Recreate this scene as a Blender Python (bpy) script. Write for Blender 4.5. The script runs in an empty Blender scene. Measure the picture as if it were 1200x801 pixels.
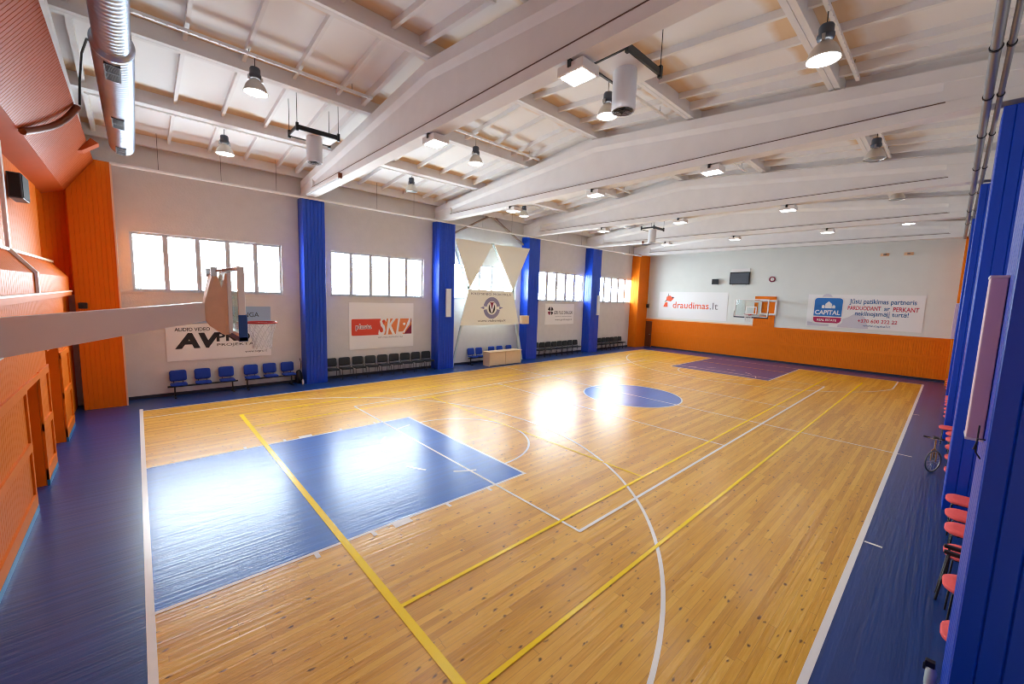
import bpy, math, random
from mathutils import Vector, Matrix
random.seed(7)
sc = bpy.context.scene
col = sc.collection
PI = math.pi

# ------------------------------------------------------------------ camera
cam_d = bpy.data.cameras.new('camera'); cam = bpy.data.objects.new('camera', cam_d); col.objects.link(cam)
yaw, pitch, roll = .8233, -.1106, .0317
fw = Vector((math.cos(yaw)*math.cos(pitch), math.sin(yaw)*math.cos(pitch), math.sin(pitch)))
r0 = Vector((math.sin(yaw), -math.cos(yaw), 0)); u0 = r0.cross(fw)
r2 = math.cos(roll)*r0 + math.sin(roll)*u0; u2 = -math.sin(roll)*r0 + math.cos(roll)*u0
cam.matrix_world = Matrix(((r2.x, u2.x, -fw.x, .0691), (r2.y, u2.y, -fw.y, -8.1209), (r2.z, u2.z, -fw.z, 3.6268), (0, 0, 0, 1)))
cam_d.sensor_width = 36; cam_d.sensor_fit = 'HORIZONTAL'; cam_d.lens = 474.875*36/1200
cam_d.clip_start = .02; cam_d.clip_end = 200
sc.camera = cam

# ------------------------------------------------------------------ look, world, daylight portals
sc.view_settings.view_transform = 'Standard'; sc.view_settings.look = 'None'
sc.view_settings.gamma = 1; sc.view_settings.use_curve_mapping = False
sc.view_settings.exposure = 0.5
sc.cycles.use_denoising = True; sc.cycles.filter_width = 1.0
sc.cycles.max_bounces = 10; sc.cycles.diffuse_bounces = 6; sc.cycles.glossy_bounces = 4; sc.cycles.transparent_max_bounces = 12
sc.cycles.sample_clamp_indirect = 6
SKY = 24.0
w = bpy.data.worlds.new('sky'); sc.world = w; w.use_nodes = True
bgn = w.node_tree.nodes['Background']; bgn.inputs[0].default_value = (.78, .92, 1, 1); bgn.inputs[1].default_value = SKY
WIN = [(0.0, 4.17), (5.95, 10.24), (11.95, 16.3), (18.15, 22.67), (24.3, 28.87)]
WZ0, WZ1 = 3.45, 5.27
YL, YR, XN, XF = 9.24, -9.05, -1.28, 30.2
for a, b in WIN:
    ld = bpy.data.lights.new('window_daylight', 'AREA'); ld.shape = 'RECTANGLE'; ld.size = b-a; ld.size_y = WZ1-WZ0
    ld.cycles.is_portal = True
    lo = bpy.data.objects.new('window_daylight', ld); col.objects.link(lo)
    lo.location = ((a+b)/2, YL+.34, (WZ0+WZ1)/2); lo.rotation_euler = (-PI/2, 0, 0)

# ------------------------------------------------------------------ materials
def lin(c):
    return tuple(((x/255+.055)/1.055)**2.4 if x > 10 else x/255/12.92 for x in c)+(1,)
def mat(name, rgb, rough=.6, metal=0, coat=0, emit=0, noise=0, nscale=3, bump=0, bscale=60, ecol=None):
    m = bpy.data.materials.new(name); m.use_nodes = True
    nt = m.node_tree; b = nt.nodes['Principled BSDF']
    c = lin(rgb)
    b.inputs['Base Color'].default_value = c; b.inputs['Roughness'].default_value = rough; b.inputs['Metallic'].default_value = metal
    b.inputs['Coat Weight'].default_value = coat; b.inputs['Coat Roughness'].default_value = .15
    if emit:
        b.inputs['Emission Color'].default_value = ecol or (1, 1, 1, 1); b.inputs['Emission Strength'].default_value = emit
    if noise or bump:
        tc = nt.nodes.new('ShaderNodeTexCoord')
    if noise:
        n = nt.nodes.new('ShaderNodeTexNoise'); n.inputs['Scale'].default_value = nscale; n.inputs['Detail'].default_value = 6
        nt.links.new(tc.outputs['Object'], n.inputs['Vector'])
        mx = nt.nodes.new('ShaderNodeMix'); mx.data_type = 'RGBA'
        mx.inputs[6].default_value = tuple(x*(1-noise) for x in c[:3])+(1,); mx.inputs[7].default_value = tuple(min(1, x*(1+noise)) for x in c[:3])+(1,)
        nt.links.new(n.outputs['Fac'], mx.inputs[0]); nt.links.new(mx.outputs[2], b.inputs['Base Color'])
    if bump:
        n2 = nt.nodes.new('ShaderNodeTexNoise'); n2.inputs['Scale'].default_value = bscale; n2.inputs['Detail'].default_value = 4
        nt.links.new(tc.outputs['Object'], n2.inputs['Vector'])
        bp = nt.nodes.new('ShaderNodeBump'); bp.inputs['Strength'].default_value = bump; bp.inputs['Distance'].default_value = .01
        nt.links.new(n2.outputs['Fac'], bp.inputs['Height']); nt.links.new(bp.outputs['Normal'], b.inputs['Normal'])
    return m

M = {}
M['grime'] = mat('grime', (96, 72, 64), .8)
M['plaster'] = mat('plaster', (211, 208, 206), .75, noise=.07, nscale=3, bump=.5, bscale=22)
M['far_plaster'] = mat('far_plaster', (222, 226, 222), .75, noise=.04, nscale=1.5, bump=.15, bscale=25)
M['concrete_white'] = mat('whitewashed_concrete', (230, 229, 229), .7, noise=.06, nscale=2.5, bump=.25, bscale=14)
M['blue_clad'] = mat('blue_cladding', (0, 62, 188), .34)
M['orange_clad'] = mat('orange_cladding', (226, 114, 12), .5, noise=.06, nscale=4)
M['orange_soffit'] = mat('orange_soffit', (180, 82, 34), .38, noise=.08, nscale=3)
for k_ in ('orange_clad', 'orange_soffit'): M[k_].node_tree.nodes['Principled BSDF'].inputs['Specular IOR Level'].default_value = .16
M['wood_trim'] = mat('brown_trim', (120, 58, 24), .4)
M['cream_trim'] = mat('cream_trim', (240, 200, 160), .5)
M['white_paint'] = mat('white_paint', (232, 230, 228), .45)
M['cream_steel'] = mat('cream_steel', (236, 222, 196), .45, noise=.08, nscale=8)
M['white_pvc'] = mat('white_pvc', (226, 230, 236), .35)
M['window_pvc'] = mat('grey_window_frame', (188, 193, 201), .4)
M['dark'] = mat('dark_plastic', (28, 28, 32), .45)
M['black'] = mat('black_metal', (16, 16, 20), .4)
M['black_fabric'] = mat('black_upholstery', (44, 48, 52), .85, noise=.15, nscale=60)
M['blue_fabric'] = mat('blue_upholstery', (14, 58, 160), .8, noise=.1, nscale=60)
M['red_fabric'] = mat('red_upholstery', (230, 88, 88), .75, noise=.08, nscale=40)
M['grey_plastic'] = mat('grey_plastic', (72, 78, 90), .5)
M['alu'] = mat('aluminium', (190, 190, 192), .3, metal=1)
M['reflector'] = mat('spun_reflector', (206, 200, 192), .35, metal=.6)
M['galv'] = mat('galvanised_steel', (186, 196, 214), .42, metal=1, noise=.1, nscale=6)
M['galv_pipe'] = mat('galvanised_pipe', (150, 150, 154), .4, metal=.8)
M['lamp_on'] = mat('lamp_glow', (255, 255, 250), .4, emit=9, ecol=(1, .98, .92, 1))
M['flood_on'] = mat('floodlight_glow', (255, 255, 255), .4, emit=12, ecol=(.97, 1, 1, 1))
M['lamp_off'] = mat('lamp_glass_off', (150, 158, 158), .2)
M['banner'] = mat('banner_vinyl', (236, 236, 236), .5)
M['banner_blue'] = mat('banner_blue', (150, 176, 206), .5)
M['canvas'] = mat('white_canvas', (238, 238, 226), .7)
M['pale_steel'] = mat('pale_green_steel', (186, 200, 200), .5)
M['ink'] = mat('ink_black', (36, 34, 42), .6)
M['ink_grey'] = mat('ink_grey', (120, 118, 122), .6)
M['ink_blue'] = mat('ink_blue', (22, 92, 150), .6)
M['ink_red'] = mat('ink_crimson', (196, 26, 70), .6)
M['ink_orange'] = mat('ink_orange', (232, 88, 40), .6)
M['ink_amber'] = mat('ink_amber', (228, 130, 70), .6)
M['ink_scarlet'] = mat('ink_scarlet', (214, 66, 46), .6)
M['ink_maroon'] = mat('ink_maroon', (130, 24, 60), .6)
M['ink_violet'] = mat('ink_violet', (138, 136, 168), .6)
M['ink_pale'] = mat('ink_pale_grey', (208, 204, 214), .6)
M['logo_blue'] = mat('logo_blue', (18, 110, 190), .5)
M['logo_crimson'] = mat('logo_crimson', (176, 16, 82), .5)
M['birch'] = mat('birch_veneer', (224, 196, 160), .45, noise=.06, nscale=10)
M['brown_door'] = mat('brown_door', (110, 58, 34), .45)
M['pad_blue'] = mat('pad_blue', (20, 70, 140), .5)
M['pad_navy'] = mat('pad_navy', (22, 24, 52), .5)
M['rim_red'] = mat('rim_red', (190, 20, 24), .4)
M['net'] = mat('net_cord', (226, 226, 226), .8)
M['skirting'] = mat('dark_skirting', (34, 36, 54), .5)
M['skirting_blue'] = mat('blue_skirting', (40, 120, 170), .4)
M['tan_brace'] = mat('tan_brace', (150, 130, 118), .6)
M['bike_tan'] = mat('bike_tan', (150, 104, 50), .4)
M['line_white'] = mat('line_white', (236, 234, 230), .22)
M['line_yellow'] = mat('line_yellow', (252, 216, 10), .22)
M['skin_speaker'] = mat('speaker_grille', (18, 20, 26), .7)
M['lilac_pvc'] = mat('lilac_box', (222, 196, 206), .5)

def glass_mat(name, refl=.12, tint=(1, 1, 1, 1)):
    m = bpy.data.materials.new(name); m.use_nodes = True; nt = m.node_tree; nt.nodes.clear()
    out = nt.nodes.new('ShaderNodeOutputMaterial'); t = nt.nodes.new('ShaderNodeBsdfTransparent'); g = nt.nodes.new('ShaderNodeBsdfGlossy')
    t.inputs[0].default_value = tint; g.inputs['Roughness'].default_value = .02
    lw = nt.nodes.new('ShaderNodeLayerWeight'); lw.inputs['Blend'].default_value = .5
    pw = nt.nodes.new('ShaderNodeMath'); pw.operation = 'POWER'; pw.inputs[1].default_value = 5; nt.links.new(lw.outputs['Facing'], pw.inputs[0])
    fr = nt.nodes.new('ShaderNodeMath'); fr.operation = 'MULTIPLY_ADD'; fr.inputs[1].default_value = .6; fr.inputs[2].default_value = .03; nt.links.new(pw.outputs[0], fr.inputs[0])
    mx = nt.nodes.new('ShaderNodeMixShader')
    nt.links.new(fr.outputs[0], mx.inputs[0]); nt.links.new(t.outputs[0], mx.inputs[1]); nt.links.new(g.outputs[0], mx.inputs[2])
    nt.links.new(mx.outputs[0], out.inputs[0]); return m
M['glass'] = glass_mat('window_glass'); M['board_glass'] = glass_mat('backboard_glass', tint=(.9, .95, .95, 1))

def math_node(nt, op, a, b=None):
    n = nt.nodes.new('ShaderNodeMath'); n.operation = op
    for i, v in enumerate((a, b)):
        if v is None: continue
        if isinstance(v, (int, float)): n.inputs[i].default_value = v
        else: nt.links.new(v, n.inputs[i])
    return n.outputs[0]

def floor_common(nt, b):
    """wavy varnish: long shallow board-direction ripples"""
    tc = nt.nodes.new('ShaderNodeTexCoord')
    mp = nt.nodes.new('ShaderNodeMapping'); mp.inputs['Scale'].default_value = (.35, 9, 1)
    nt.links.new(tc.outputs['Object'], mp.inputs['Vector'])
    n = nt.nodes.new('ShaderNodeTexNoise'); n.inputs['Scale'].default_value = 2.2; n.inputs['Detail'].default_value = 3
    nt.links.new(mp.outputs[0], n.inputs['Vector'])
    bp = nt.nodes.new('ShaderNodeBump'); bp.inputs['Strength'].default_value = .38; bp.inputs['Distance'].default_value = .014
    nt.links.new(n.outputs['Fac'], bp.inputs['Height']); nt.links.new(bp.outputs['Normal'], b.inputs['Normal']); nt.links.new(bp.outputs['Normal'], b.inputs['Coat Normal'])
    b.inputs['Roughness'].default_value = .42
    b.inputs['Specular IOR Level'].default_value = .15
    b.inputs['Coat Weight'].default_value = .7; b.inputs['Coat Roughness'].default_value = .24; b.inputs['Coat IOR'].default_value = 1.5
    b.inputs['IOR'].default_value = 1.5
    return tc

def make_wood():
    m = bpy.data.materials.new('varnished_pine_boards'); m.use_nodes = True; nt = m.node_tree; b = nt.nodes['Principled BSDF']
    tc = floor_common(nt, b)
    sep = nt.nodes.new('ShaderNodeSeparateXYZ'); nt.links.new(tc.outputs['Object'], sep.inputs[0])
    X, Y = sep.outputs[0], sep.outputs[1]
    W, LN = .085, 2.6
    row = math_node(nt, 'FLOOR', math_node(nt, 'DIVIDE', Y, W))
    wn = nt.nodes.new('ShaderNodeTexWhiteNoise'); wn.noise_dimensions = '1D'; nt.links.new(row, wn.inputs['W'])
    xo = math_node(nt, 'ADD', X, math_node(nt, 'MULTIPLY', wn.outputs['Value'], 40))
    cell = math_node(nt, 'FLOOR', math_node(nt, 'DIVIDE', xo, LN))
    wn2 = nt.nodes.new('ShaderNodeTexWhiteNoise'); wn2.noise_dimensions = '2D'
    cb = nt.nodes.new('ShaderNodeCombineXYZ'); nt.links.new(row, cb.inputs[0]); nt.links.new(cell, cb.inputs[1]); nt.links.new(cb.outputs[0], wn2.inputs['Vector'])
    # grain
    mp = nt.nodes.new('ShaderNodeMapping'); mp.inputs['Scale'].default_value = (1.2, 22, 1); nt.links.new(tc.outputs['Object'], mp.inputs['Vector'])
    addv = nt.nodes.new('ShaderNodeVectorMath'); addv.operation = 'ADD'; nt.links.new(mp.outputs[0], addv.inputs[0]); nt.links.new(wn2.outputs['Color'], addv.inputs[1])
    gn = nt.nodes.new('ShaderNodeTexNoise'); gn.inputs['Scale'].default_value = 2.5; gn.inputs['Detail'].default_value = 5; nt.links.new(addv.outputs[0], gn.inputs['Vector'])
    v = math_node(nt, 'ADD', math_node(nt, 'MULTIPLY', wn2.outputs['Value'], .42), math_node(nt, 'MULTIPLY', gn.outputs['Fac'], .62))
    ramp = nt.nodes.new('ShaderNodeValToRGB'); nt.links.new(v, ramp.inputs[0])
    e = ramp.color_ramp.elements
    e[0].position = .12; e[0].color = lin((180, 120, 24)); e[1].position = .88; e[1].color = lin((236, 182, 68))
    k = e.new(.5); k.color = lin((216, 157, 44))
    # knots: cells with a dark centre, stretched along the boards
    def knots(scale, sx, r0, r1, gate, seed):
        mk = nt.nodes.new('ShaderNodeMapping'); mk.inputs['Scale'].default_value = (sx, 1, 1); mk.inputs['Location'].default_value = (seed, seed*.7, 0)
        nt.links.new(tc.outputs['Object'], mk.inputs['Vector'])
        dn = nt.nodes.new('ShaderNodeTexNoise'); dn.inputs['Scale'].default_value = 14; nt.links.new(mk.outputs[0], dn.inputs['Vector'])
        mxv = nt.nodes.new('ShaderNodeMix'); mxv.data_type = 'VECTOR'; mxv.inputs[0].default_value = .06
        nt.links.new(mk.outputs[0], mxv.inputs[4]); nt.links.new(dn.outputs['Color'], mxv.inputs[5])
        vo = nt.nodes.new('ShaderNodeTexVoronoi'); vo.voronoi_dimensions = '2D'; vo.inputs['Scale'].default_value = scale
        nt.links.new(mxv.outputs[1], vo.inputs['Vector'])
        mr = nt.nodes.new('ShaderNodeMapRange'); mr.inputs[1].default_value = r0; mr.inputs[2].default_value = r1; mr.inputs[3].default_value = 1; mr.inputs[4].default_value = 0
        nt.links.new(vo.outputs['Distance'], mr.inputs[0])
        sp = nt.nodes.new('ShaderNodeSeparateColor'); nt.links.new(vo.outputs['Color'], sp.inputs[0])
        g = math_node(nt, 'GREATER_THAN', sp.outputs[0], gate)
        return math_node(nt, 'MULTIPLY', mr.outputs[0], g)
    kn = math_node(nt, 'MAXIMUM', knots(4.6, .5, .03, .082, .45, 3.1), math_node(nt, 'MULTIPLY', knots(7.5, .42, .03, .09, .55, 9.7), .8))
    mk1 = nt.nodes.new('ShaderNodeMix'); mk1.data_type = 'RGBA'; nt.links.new(math_node(nt, 'MULTIPLY', kn, .88), mk1.inputs[0])
    nt.links.new(ramp.outputs[0], mk1.inputs[6]); mk1.inputs[7].default_value = lin((58, 26, 4))
    # joints between boards
    fy = math_node(nt, 'FRACT', math_node(nt, 'DIVIDE', Y, W)); dy = math_node(nt, 'ABSOLUTE', math_node(nt, 'SUBTRACT', fy, .5))
    fx = math_node(nt, 'FRACT', math_node(nt, 'DIVIDE', xo, LN)); dx = math_node(nt, 'ABSOLUTE', math_node(nt, 'SUBTRACT', fx, .5))
    jt = math_node(nt, 'MAXIMUM', math_node(nt, 'GREATER_THAN', dy, .478), math_node(nt, 'GREATER_THAN', dx, .4988))
    mk2 = nt.nodes.new('ShaderNodeMix'); mk2.data_type = 'RGBA'; nt.links.new(math_node(nt, 'MULTIPLY', jt, .45), mk2.inputs[0])
    nt.links.new(mk1.outputs[2], mk2.inputs[6]); mk2.inputs[7].default_value = lin((110, 64, 24))
    nt.links.new(mk2.outputs[2], b.inputs['Base Color'])
    return m
M['wood'] = make_wood()

def make_floor_paint(name, rgb):
    m = bpy.data.materials.new(name); m.use_nodes = True; nt = m.node_tree; b = nt.nodes['Principled BSDF']
    tc = floor_common(nt, b)
    sep = nt.nodes.new('ShaderNodeSeparateXYZ'); nt.links.new(tc.outputs['Object'], sep.inputs[0])
    row = math_node(nt, 'FLOOR', math_node(nt, 'DIVIDE', sep.outputs[1], .085))
    wn = nt.nodes.new('ShaderNodeTexWhiteNoise'); wn.noise_dimensions = '1D'; nt.links.new(row, wn.inputs['W'])
    c = lin(rgb)
    mx = nt.nodes.new('ShaderNodeMix'); mx.data_type = 'RGBA'; nt.links.new(wn.outputs['Value'], mx.inputs[0])
    mx.inputs[6].default_value = tuple(x*.9 for x in c[:3])+(1,); mx.inputs[7].default_value = tuple(x*1.1 for x in c[:3])+(1,)
    nt.links.new(mx.outputs[2], b.inputs['Base Color'])
    return m
M['floor_blue'] = make_floor_paint('blue_floor_paint', (8, 56, 122))
M['key_blue'] = make_floor_paint('key_blue_paint', (20, 88, 180))

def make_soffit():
    m = bpy.data.materials.new('ochre_edged_roof_soffit'); m.use_nodes = True; nt = m.node_tree; b = nt.nodes['Principled BSDF']
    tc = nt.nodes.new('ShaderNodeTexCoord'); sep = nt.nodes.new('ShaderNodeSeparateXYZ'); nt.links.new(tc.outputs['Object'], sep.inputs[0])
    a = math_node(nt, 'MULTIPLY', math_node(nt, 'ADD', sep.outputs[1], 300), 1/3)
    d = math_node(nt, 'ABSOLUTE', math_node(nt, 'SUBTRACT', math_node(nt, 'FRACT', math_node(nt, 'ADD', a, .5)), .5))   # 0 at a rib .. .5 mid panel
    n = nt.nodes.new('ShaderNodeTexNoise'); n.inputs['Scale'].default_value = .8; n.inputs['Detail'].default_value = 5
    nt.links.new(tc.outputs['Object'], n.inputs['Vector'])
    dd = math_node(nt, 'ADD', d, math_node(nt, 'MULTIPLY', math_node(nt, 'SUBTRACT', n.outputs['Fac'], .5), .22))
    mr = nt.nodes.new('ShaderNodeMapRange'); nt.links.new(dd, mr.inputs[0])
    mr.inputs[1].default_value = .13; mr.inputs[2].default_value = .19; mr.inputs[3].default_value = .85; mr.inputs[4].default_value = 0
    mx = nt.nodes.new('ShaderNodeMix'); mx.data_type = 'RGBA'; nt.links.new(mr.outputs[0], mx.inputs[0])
    mx.inputs[6].default_value = lin((236, 236, 236)); mx.inputs[7].default_value = lin((218, 184, 138))  # white panels turning ochre towards the long ribs, edge broken by noise
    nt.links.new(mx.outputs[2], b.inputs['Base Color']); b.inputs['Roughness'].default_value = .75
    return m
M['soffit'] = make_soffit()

# ------------------------------------------------------------------ mesh helpers
class MB:
    def __init__(s): s.v = []; s.f = []; s.m = []; s.smooth = []
    def add(s, vs, fs, mi=0, sm=False):
        o = len(s.v); s.v += [tuple(v) for v in vs]
        for f in fs: s.f.append([i+o for i in f]); s.m.append(mi); s.smooth.append(sm)
        return s
    def quad(s, a, b, c, d, mi=0): return s.add([a, b, c, d], [(0, 1, 2, 3)], mi)
    def box(s, x0, y0, z0, x1, y1, z1, mi=0):
        x0, x1 = min(x0, x1), max(x0, x1); y0, y1 = min(y0, y1), max(y0, y1); z0, z1 = min(z0, z1), max(z0, z1)
        vs = [(x, y, z) for z in (z0, z1) for y in (y0, y1) for x in (x0, x1)]
        return s.add(vs, [(0, 2, 3, 1), (4, 5, 7, 6), (0, 1, 5, 4), (2, 6, 7, 3), (0, 4, 6, 2), (1, 3, 7, 5)], mi)
    def prism(s, poly, o, u, v, n, h, mi=0, sm=False):
        """polygon in (u,v) at o extruded h along n"""
        o, u, v, n = Vector(o), Vector(u), Vector(v), Vector(n)
        k = len(poly); vs = [o+u*a+v*b for a, b in poly]; vs += [p+n*h for p in vs]
        fs = [tuple(range(k))[::-1], tuple(range(k, 2*k))]
        s.add(vs, fs, mi)
        return s.add(vs, [(i, (i+1) % k, (i+1) % k+k, i+k) for i in range(k)], mi, sm)
    def tube(s, pts, r, seg=8, mi=0, cap=True, closed=False):
        pts = [Vector(p) for p in pts]; n = len(pts); rings = []
        rs = r if isinstance(r, (list, tuple)) else [r]*n
        up = None
        for i, p in enumerate(pts):
            if closed: t = (pts[(i+1) % n]-pts[i-1])
            else: t = pts[min(i+1, n-1)]-pts[max(i-1, 0)]
            t.normalize()
            if up is None:
                up = Vector((0, 0, 1)) if abs(t.z) < .9 else Vector((1, 0, 0))
            a = t.cross(up)
            if a.length < 1e-4: a = t.cross(Vector((0, 1, 0)))
            a.normalize(); b = a.cross(t); up = b if b.length > 0 else up
            rings.append([p+(a*math.cos(q)+b*math.sin(q))*rs[i] for q in [2*PI*j/seg for j in range(seg)]])
        vs = [v for rg in rings for v in rg]; fs = []
        for i in range(n if closed else n-1):
            for j in range(seg):
                k = (i+1) % n
                fs.append((i*seg+j, i*seg+(j+1) % seg, k*seg+(j+1) % seg, k*seg+j))
        s.add(vs, fs, mi, True)
        if cap and not closed:
            s.add(rings[0], [tuple(range(seg))[::-1]], mi); s.add(rings[-1], [tuple(range(seg))], mi)
        return s
    def lathe(s, prof, c, seg=24, mi=0, axis='z', cap=True):
        c = Vector(c); rings = []
        for r, h in prof:
            for j in range(seg):
                q = 2*PI*j/seg
                p = (r*math.cos(q), r*math.sin(q), h) if axis == 'z' else ((r*math.cos(q), h, r*math.sin(q)) if axis == 'y' else (h, r*math.cos(q), r*math.sin(q)))
                rings.append(c+Vector(p))
        fs = [(i*seg+j, i*seg+(j+1) % seg, (i+1)*seg+(j+1) % seg, (i+1)*seg+j) for i in range(len(prof)-1) for j in range(seg)]
        s.add(rings, fs, mi, True)
        if cap:
            for i in (0, len(prof)-1):
                if prof[i][0] > 1e-4: s.add(rings[i*seg:(i+1)*seg], [tuple(range(seg))], mi)
        return s
    def grooved(s, o, u, v, n, w, h, pitch=.11, g=.016, d=.01, mi=0):
        """tongue-and-groove sheet: boards side by side along u, running along v, standing proud towards n"""
        o, u, v, n = Vector(o), Vector(u), Vector(v), Vector(n)
        k = max(1, round(w/pitch)); p = w/k; prof = []
        for i in range(k):
            prof += [(i*p, -d), (i*p+g/2, 0), ((i+1)*p-g/2, 0)]
        prof.append((w, -d))
        a = [o+u*x+n*y for x, y in prof]; b = [q+v*h for q in a]; m = len(a)
        return s.add(a+b, [(i, i+1, m+i+1, m+i) for i in range(m-1)], mi)

def build(name, mb, mats, parent=None, bevel=0, loc=None):
    me = bpy.data.meshes.new(name)
    me.from_pydata([tuple(v) for v in mb.v], [], mb.f)
    for mm in (mats if isinstance(mats, (list, tuple)) else [mats]): me.materials.append(M[mm] if isinstance(mm, str) else mm)
    for p, mi, sm in zip(me.polygons, mb.m, mb.smooth): p.material_index = mi; p.use_smooth = sm
    me.update()
    o = bpy.data.objects.new(name, me); col.objects.link(o)
    if parent: o.parent = parent
    if loc: o.location = loc
    if bevel:
        md = o.modifiers.new('edge', 'BEVEL'); md.width = bevel; md.segments = 2; md.limit_method = 'ANGLE'; md.angle_limit = .6
    return o
def build_each(name, mb, mats, parent=None, bevel=0):
    """one object per separate piece of mb"""
    key = {}; par = {}
    def find(a):
        while par[a] != a: par[a] = par[par[a]]; a = par[a]
        return a
    ids = []
    for v in mb.v:
        k = tuple(round(c, 5) for c in v); i = key.setdefault(k, len(key)); par.setdefault(i, i); ids.append(i)
    for f in mb.f:
        for i in f[1:]: par[find(ids[i])] = find(ids[f[0]])
    groups = {}
    for f, mi, sm in zip(mb.f, mb.m, mb.smooth): groups.setdefault(find(ids[f[0]]), []).append((f, mi, sm))
    out = []
    for fs in groups.values():
        p = MB(); mp = {}
        for f, mi, sm in fs:
            g = []
            for i in f:
                if i not in mp: mp[i] = len(p.v); p.v.append(mb.v[i])
                g.append(mp[i])
            p.f.append(g); p.m.append(mi); p.smooth.append(sm)
        out.append(build(name, p, mats, parent, bevel))
    return out
def tag(o, label=None, cat=None, group=None, kind=None):
    if label: o['label'] = label
    if cat: o['category'] = cat
    if group: o['group'] = group
    if kind: o['kind'] = kind
    return o
def thing(name, label, cat, loc=(0, 0, 0), rotz=0, group=None):
    o = bpy.data.objects.new(name, None); col.objects.link(o); o.location = loc; o.rotation_euler = (0, 0, rotz)
    o.empty_display_size = .1
    return tag(o, label, cat, group)
def struct(name, mb, mats, label=None, parent=None, **k):
    o = build(name, mb, mats, parent, **k); o['kind'] = 'structure'
    if label: o['label'] = label; o['category'] = name.split('_')[0]
    return o
def dup(root, loc, rotz=None, label=None, group=None):
    def cp(o, par):
        c = o.copy(); col.objects.link(c)
        if par: c.parent = par
        for ch in o.children:
            if not ch.name.startswith(('hook', 'hanging_rod')): cp(ch, c)
        return c
    r = cp(root, None); r.location = loc
    if rotz is not None: r.rotation_euler = (0, 0, rotz)
    if label: r['label'] = label
    if group: r['group'] = group
    return r

def text_mesh(body, o, u, v, wd, ht, m, parent, name='lettering', bold=0, shear=0, n_off=.004, inner=None):
    """lettering whose box starts at o (bottom-left) and is wd x ht, in the plane u,v"""
    cu = bpy.data.curves.new('t', 'FONT'); cu.body = body; cu.size = 1; cu.offset = bold; cu.shear = shear; cu.resolution_u = 3
    ob = bpy.data.objects.new('t', cu); col.objects.link(ob)
    bpy.context.view_layer.update()
    dg = bpy.context.evaluated_depsgraph_get()
    me = bpy.data.meshes.new_from_object(ob.evaluated_get(dg))
    bpy.data.objects.remove(ob); bpy.data.curves.remove(cu)
    xs = [q.co.x for q in me.vertices]; ys = [q.co.y for q in me.vertices]
    x0, x1, y0, y1 = min(xs), max(xs), min(ys), max(ys)
    o, u, v = Vector(o), Vector(u), Vector(v); n = u.cross(v)
    sx = wd/(x1-x0); sy = (ht/(y1-y0)) if ht else sx
    for q in me.vertices:
        q.co = o+u*((q.co.x-x0)*sx)+v*((q.co.y-y0)*sy)+n*n_off
    me.name = name; me.materials.clear(); me.materials.append(M[m])
    ob = bpy.data.objects.new(name, me); col.objects.link(ob)
    if parent: ob.parent = parent
    return ob
def flat(polys, o, u, v, m, parent, name='emblem', off=.003):
    o, u, v = Vector(o), Vector(u), Vector(v); n = u.cross(v); mb = MB()
    for p in polys:
        mb.add([o+u*a+v*b+n*off for a, b in p], [tuple(range(len(p)))])
    return build(name, mb, m, parent)
def circ(cx, cy, r, k=28, a0=0, a1=2*PI, ry=None):
    ry = ry or r
    return [(cx+r*math.cos(a0+(a1-a0)*i/k), cy+ry*math.sin(a0+(a1-a0)*i/k)) for i in range(k if abs(a1-a0) > 6.2 else k+1)]
def rrect(x0, y0, x1, y1, r, k=5):
    out = []
    for cx, cy, a in ((x1-r, y1-r, 0), (x0+r, y1-r, PI/2), (x0+r, y0+r, PI), (x1-r, y0+r, 3*PI/2)):
        out += [(cx+r*math.cos(a+PI/2*i/k), cy+r*math.sin(a+PI/2*i/k)) for i in range(k+1)]
    return out
def ring(cx, cy, r0, r1, a0=0, a1=2*PI, k=30):
    out = []
    for i in range(k):
        p, q = a0+(a1-a0)*i/k, a0+(a1-a0)*(i+1)/k
        out.append([(cx+r1*math.cos(p), cy+r1*math.sin(p)), (cx+r1*math.cos(q), cy+r1*math.sin(q)), (cx+r0*math.cos(q), cy+r0*math.sin(q)), (cx+r0*math.cos(p), cy+r0*math.sin(p))])
    return out

# ================================================================== FLOOR
XB, YS = 28.1, 7.5
fl = MB()
fl.quad((0, -YS, 0), (XB, -YS, 0), (XB, YS, 0), (0, YS, 0), 0)
XW, XE = -2.0, XF
fl.quad((XW, YR, 0), (0, YR, 0), (0, YL, 0), (XW, YL, 0), 1)
fl.quad((XB, YR, 0), (XE, YR, 0), (XE, YL, 0), (XB, YL, 0), 1)
fl.quad((0, YS, 0), (XB, YS, 0), (XB, YL, 0), (0, YL, 0), 1)
fl.quad((0, YR, 0), (XB, YR, 0), (XB, -YS, 0), (0, -YS, 0), 1)
floor = struct('floor', fl, ['wood', 'floor_blue'])
LZ = [0]
def line(mb, x0, y0, x1, y1, wd, z=.003):
    LZ[0] += 1; z += 4e-5*LZ[0]      # successive coats of paint
    d = Vector((x1-x0, y1-y0)); d.normalize(); n = Vector((-d.y, d.x))*wd/2
    mb.quad((x0-n.x, y0-n.y, z), (x1-n.x, y1-n.y, z), (x1+n.x, y1+n.y, z), (x0+n.x, y0+n.y, z))
def arc(mb, cx, cy, r, a0, a1, wd, z=.003, k=48):
    LZ[0] += 1; z += 4e-5*LZ[0]
    for i in range(k):
        p, q = a0+(a1-a0)*i/k, a0+(a1-a0)*(i+1)/k
        mb.add([(cx+(r-wd/2)*math.cos(p), cy+(r-wd/2)*math.sin(p), z), (cx+(r+wd/2)*math.cos(p), cy+(r+wd/2)*math.sin(p), z),
                (cx+(r+wd/2)*math.cos(q), cy+(r+wd/2)*math.sin(q), z), (cx+(r-wd/2)*math.cos(q), cy+(r-wd/2)*math.sin(q), z)], [(0, 1, 2, 3)])
def mark(name, mb, m): return struct(name, mb, m, None, floor)
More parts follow.
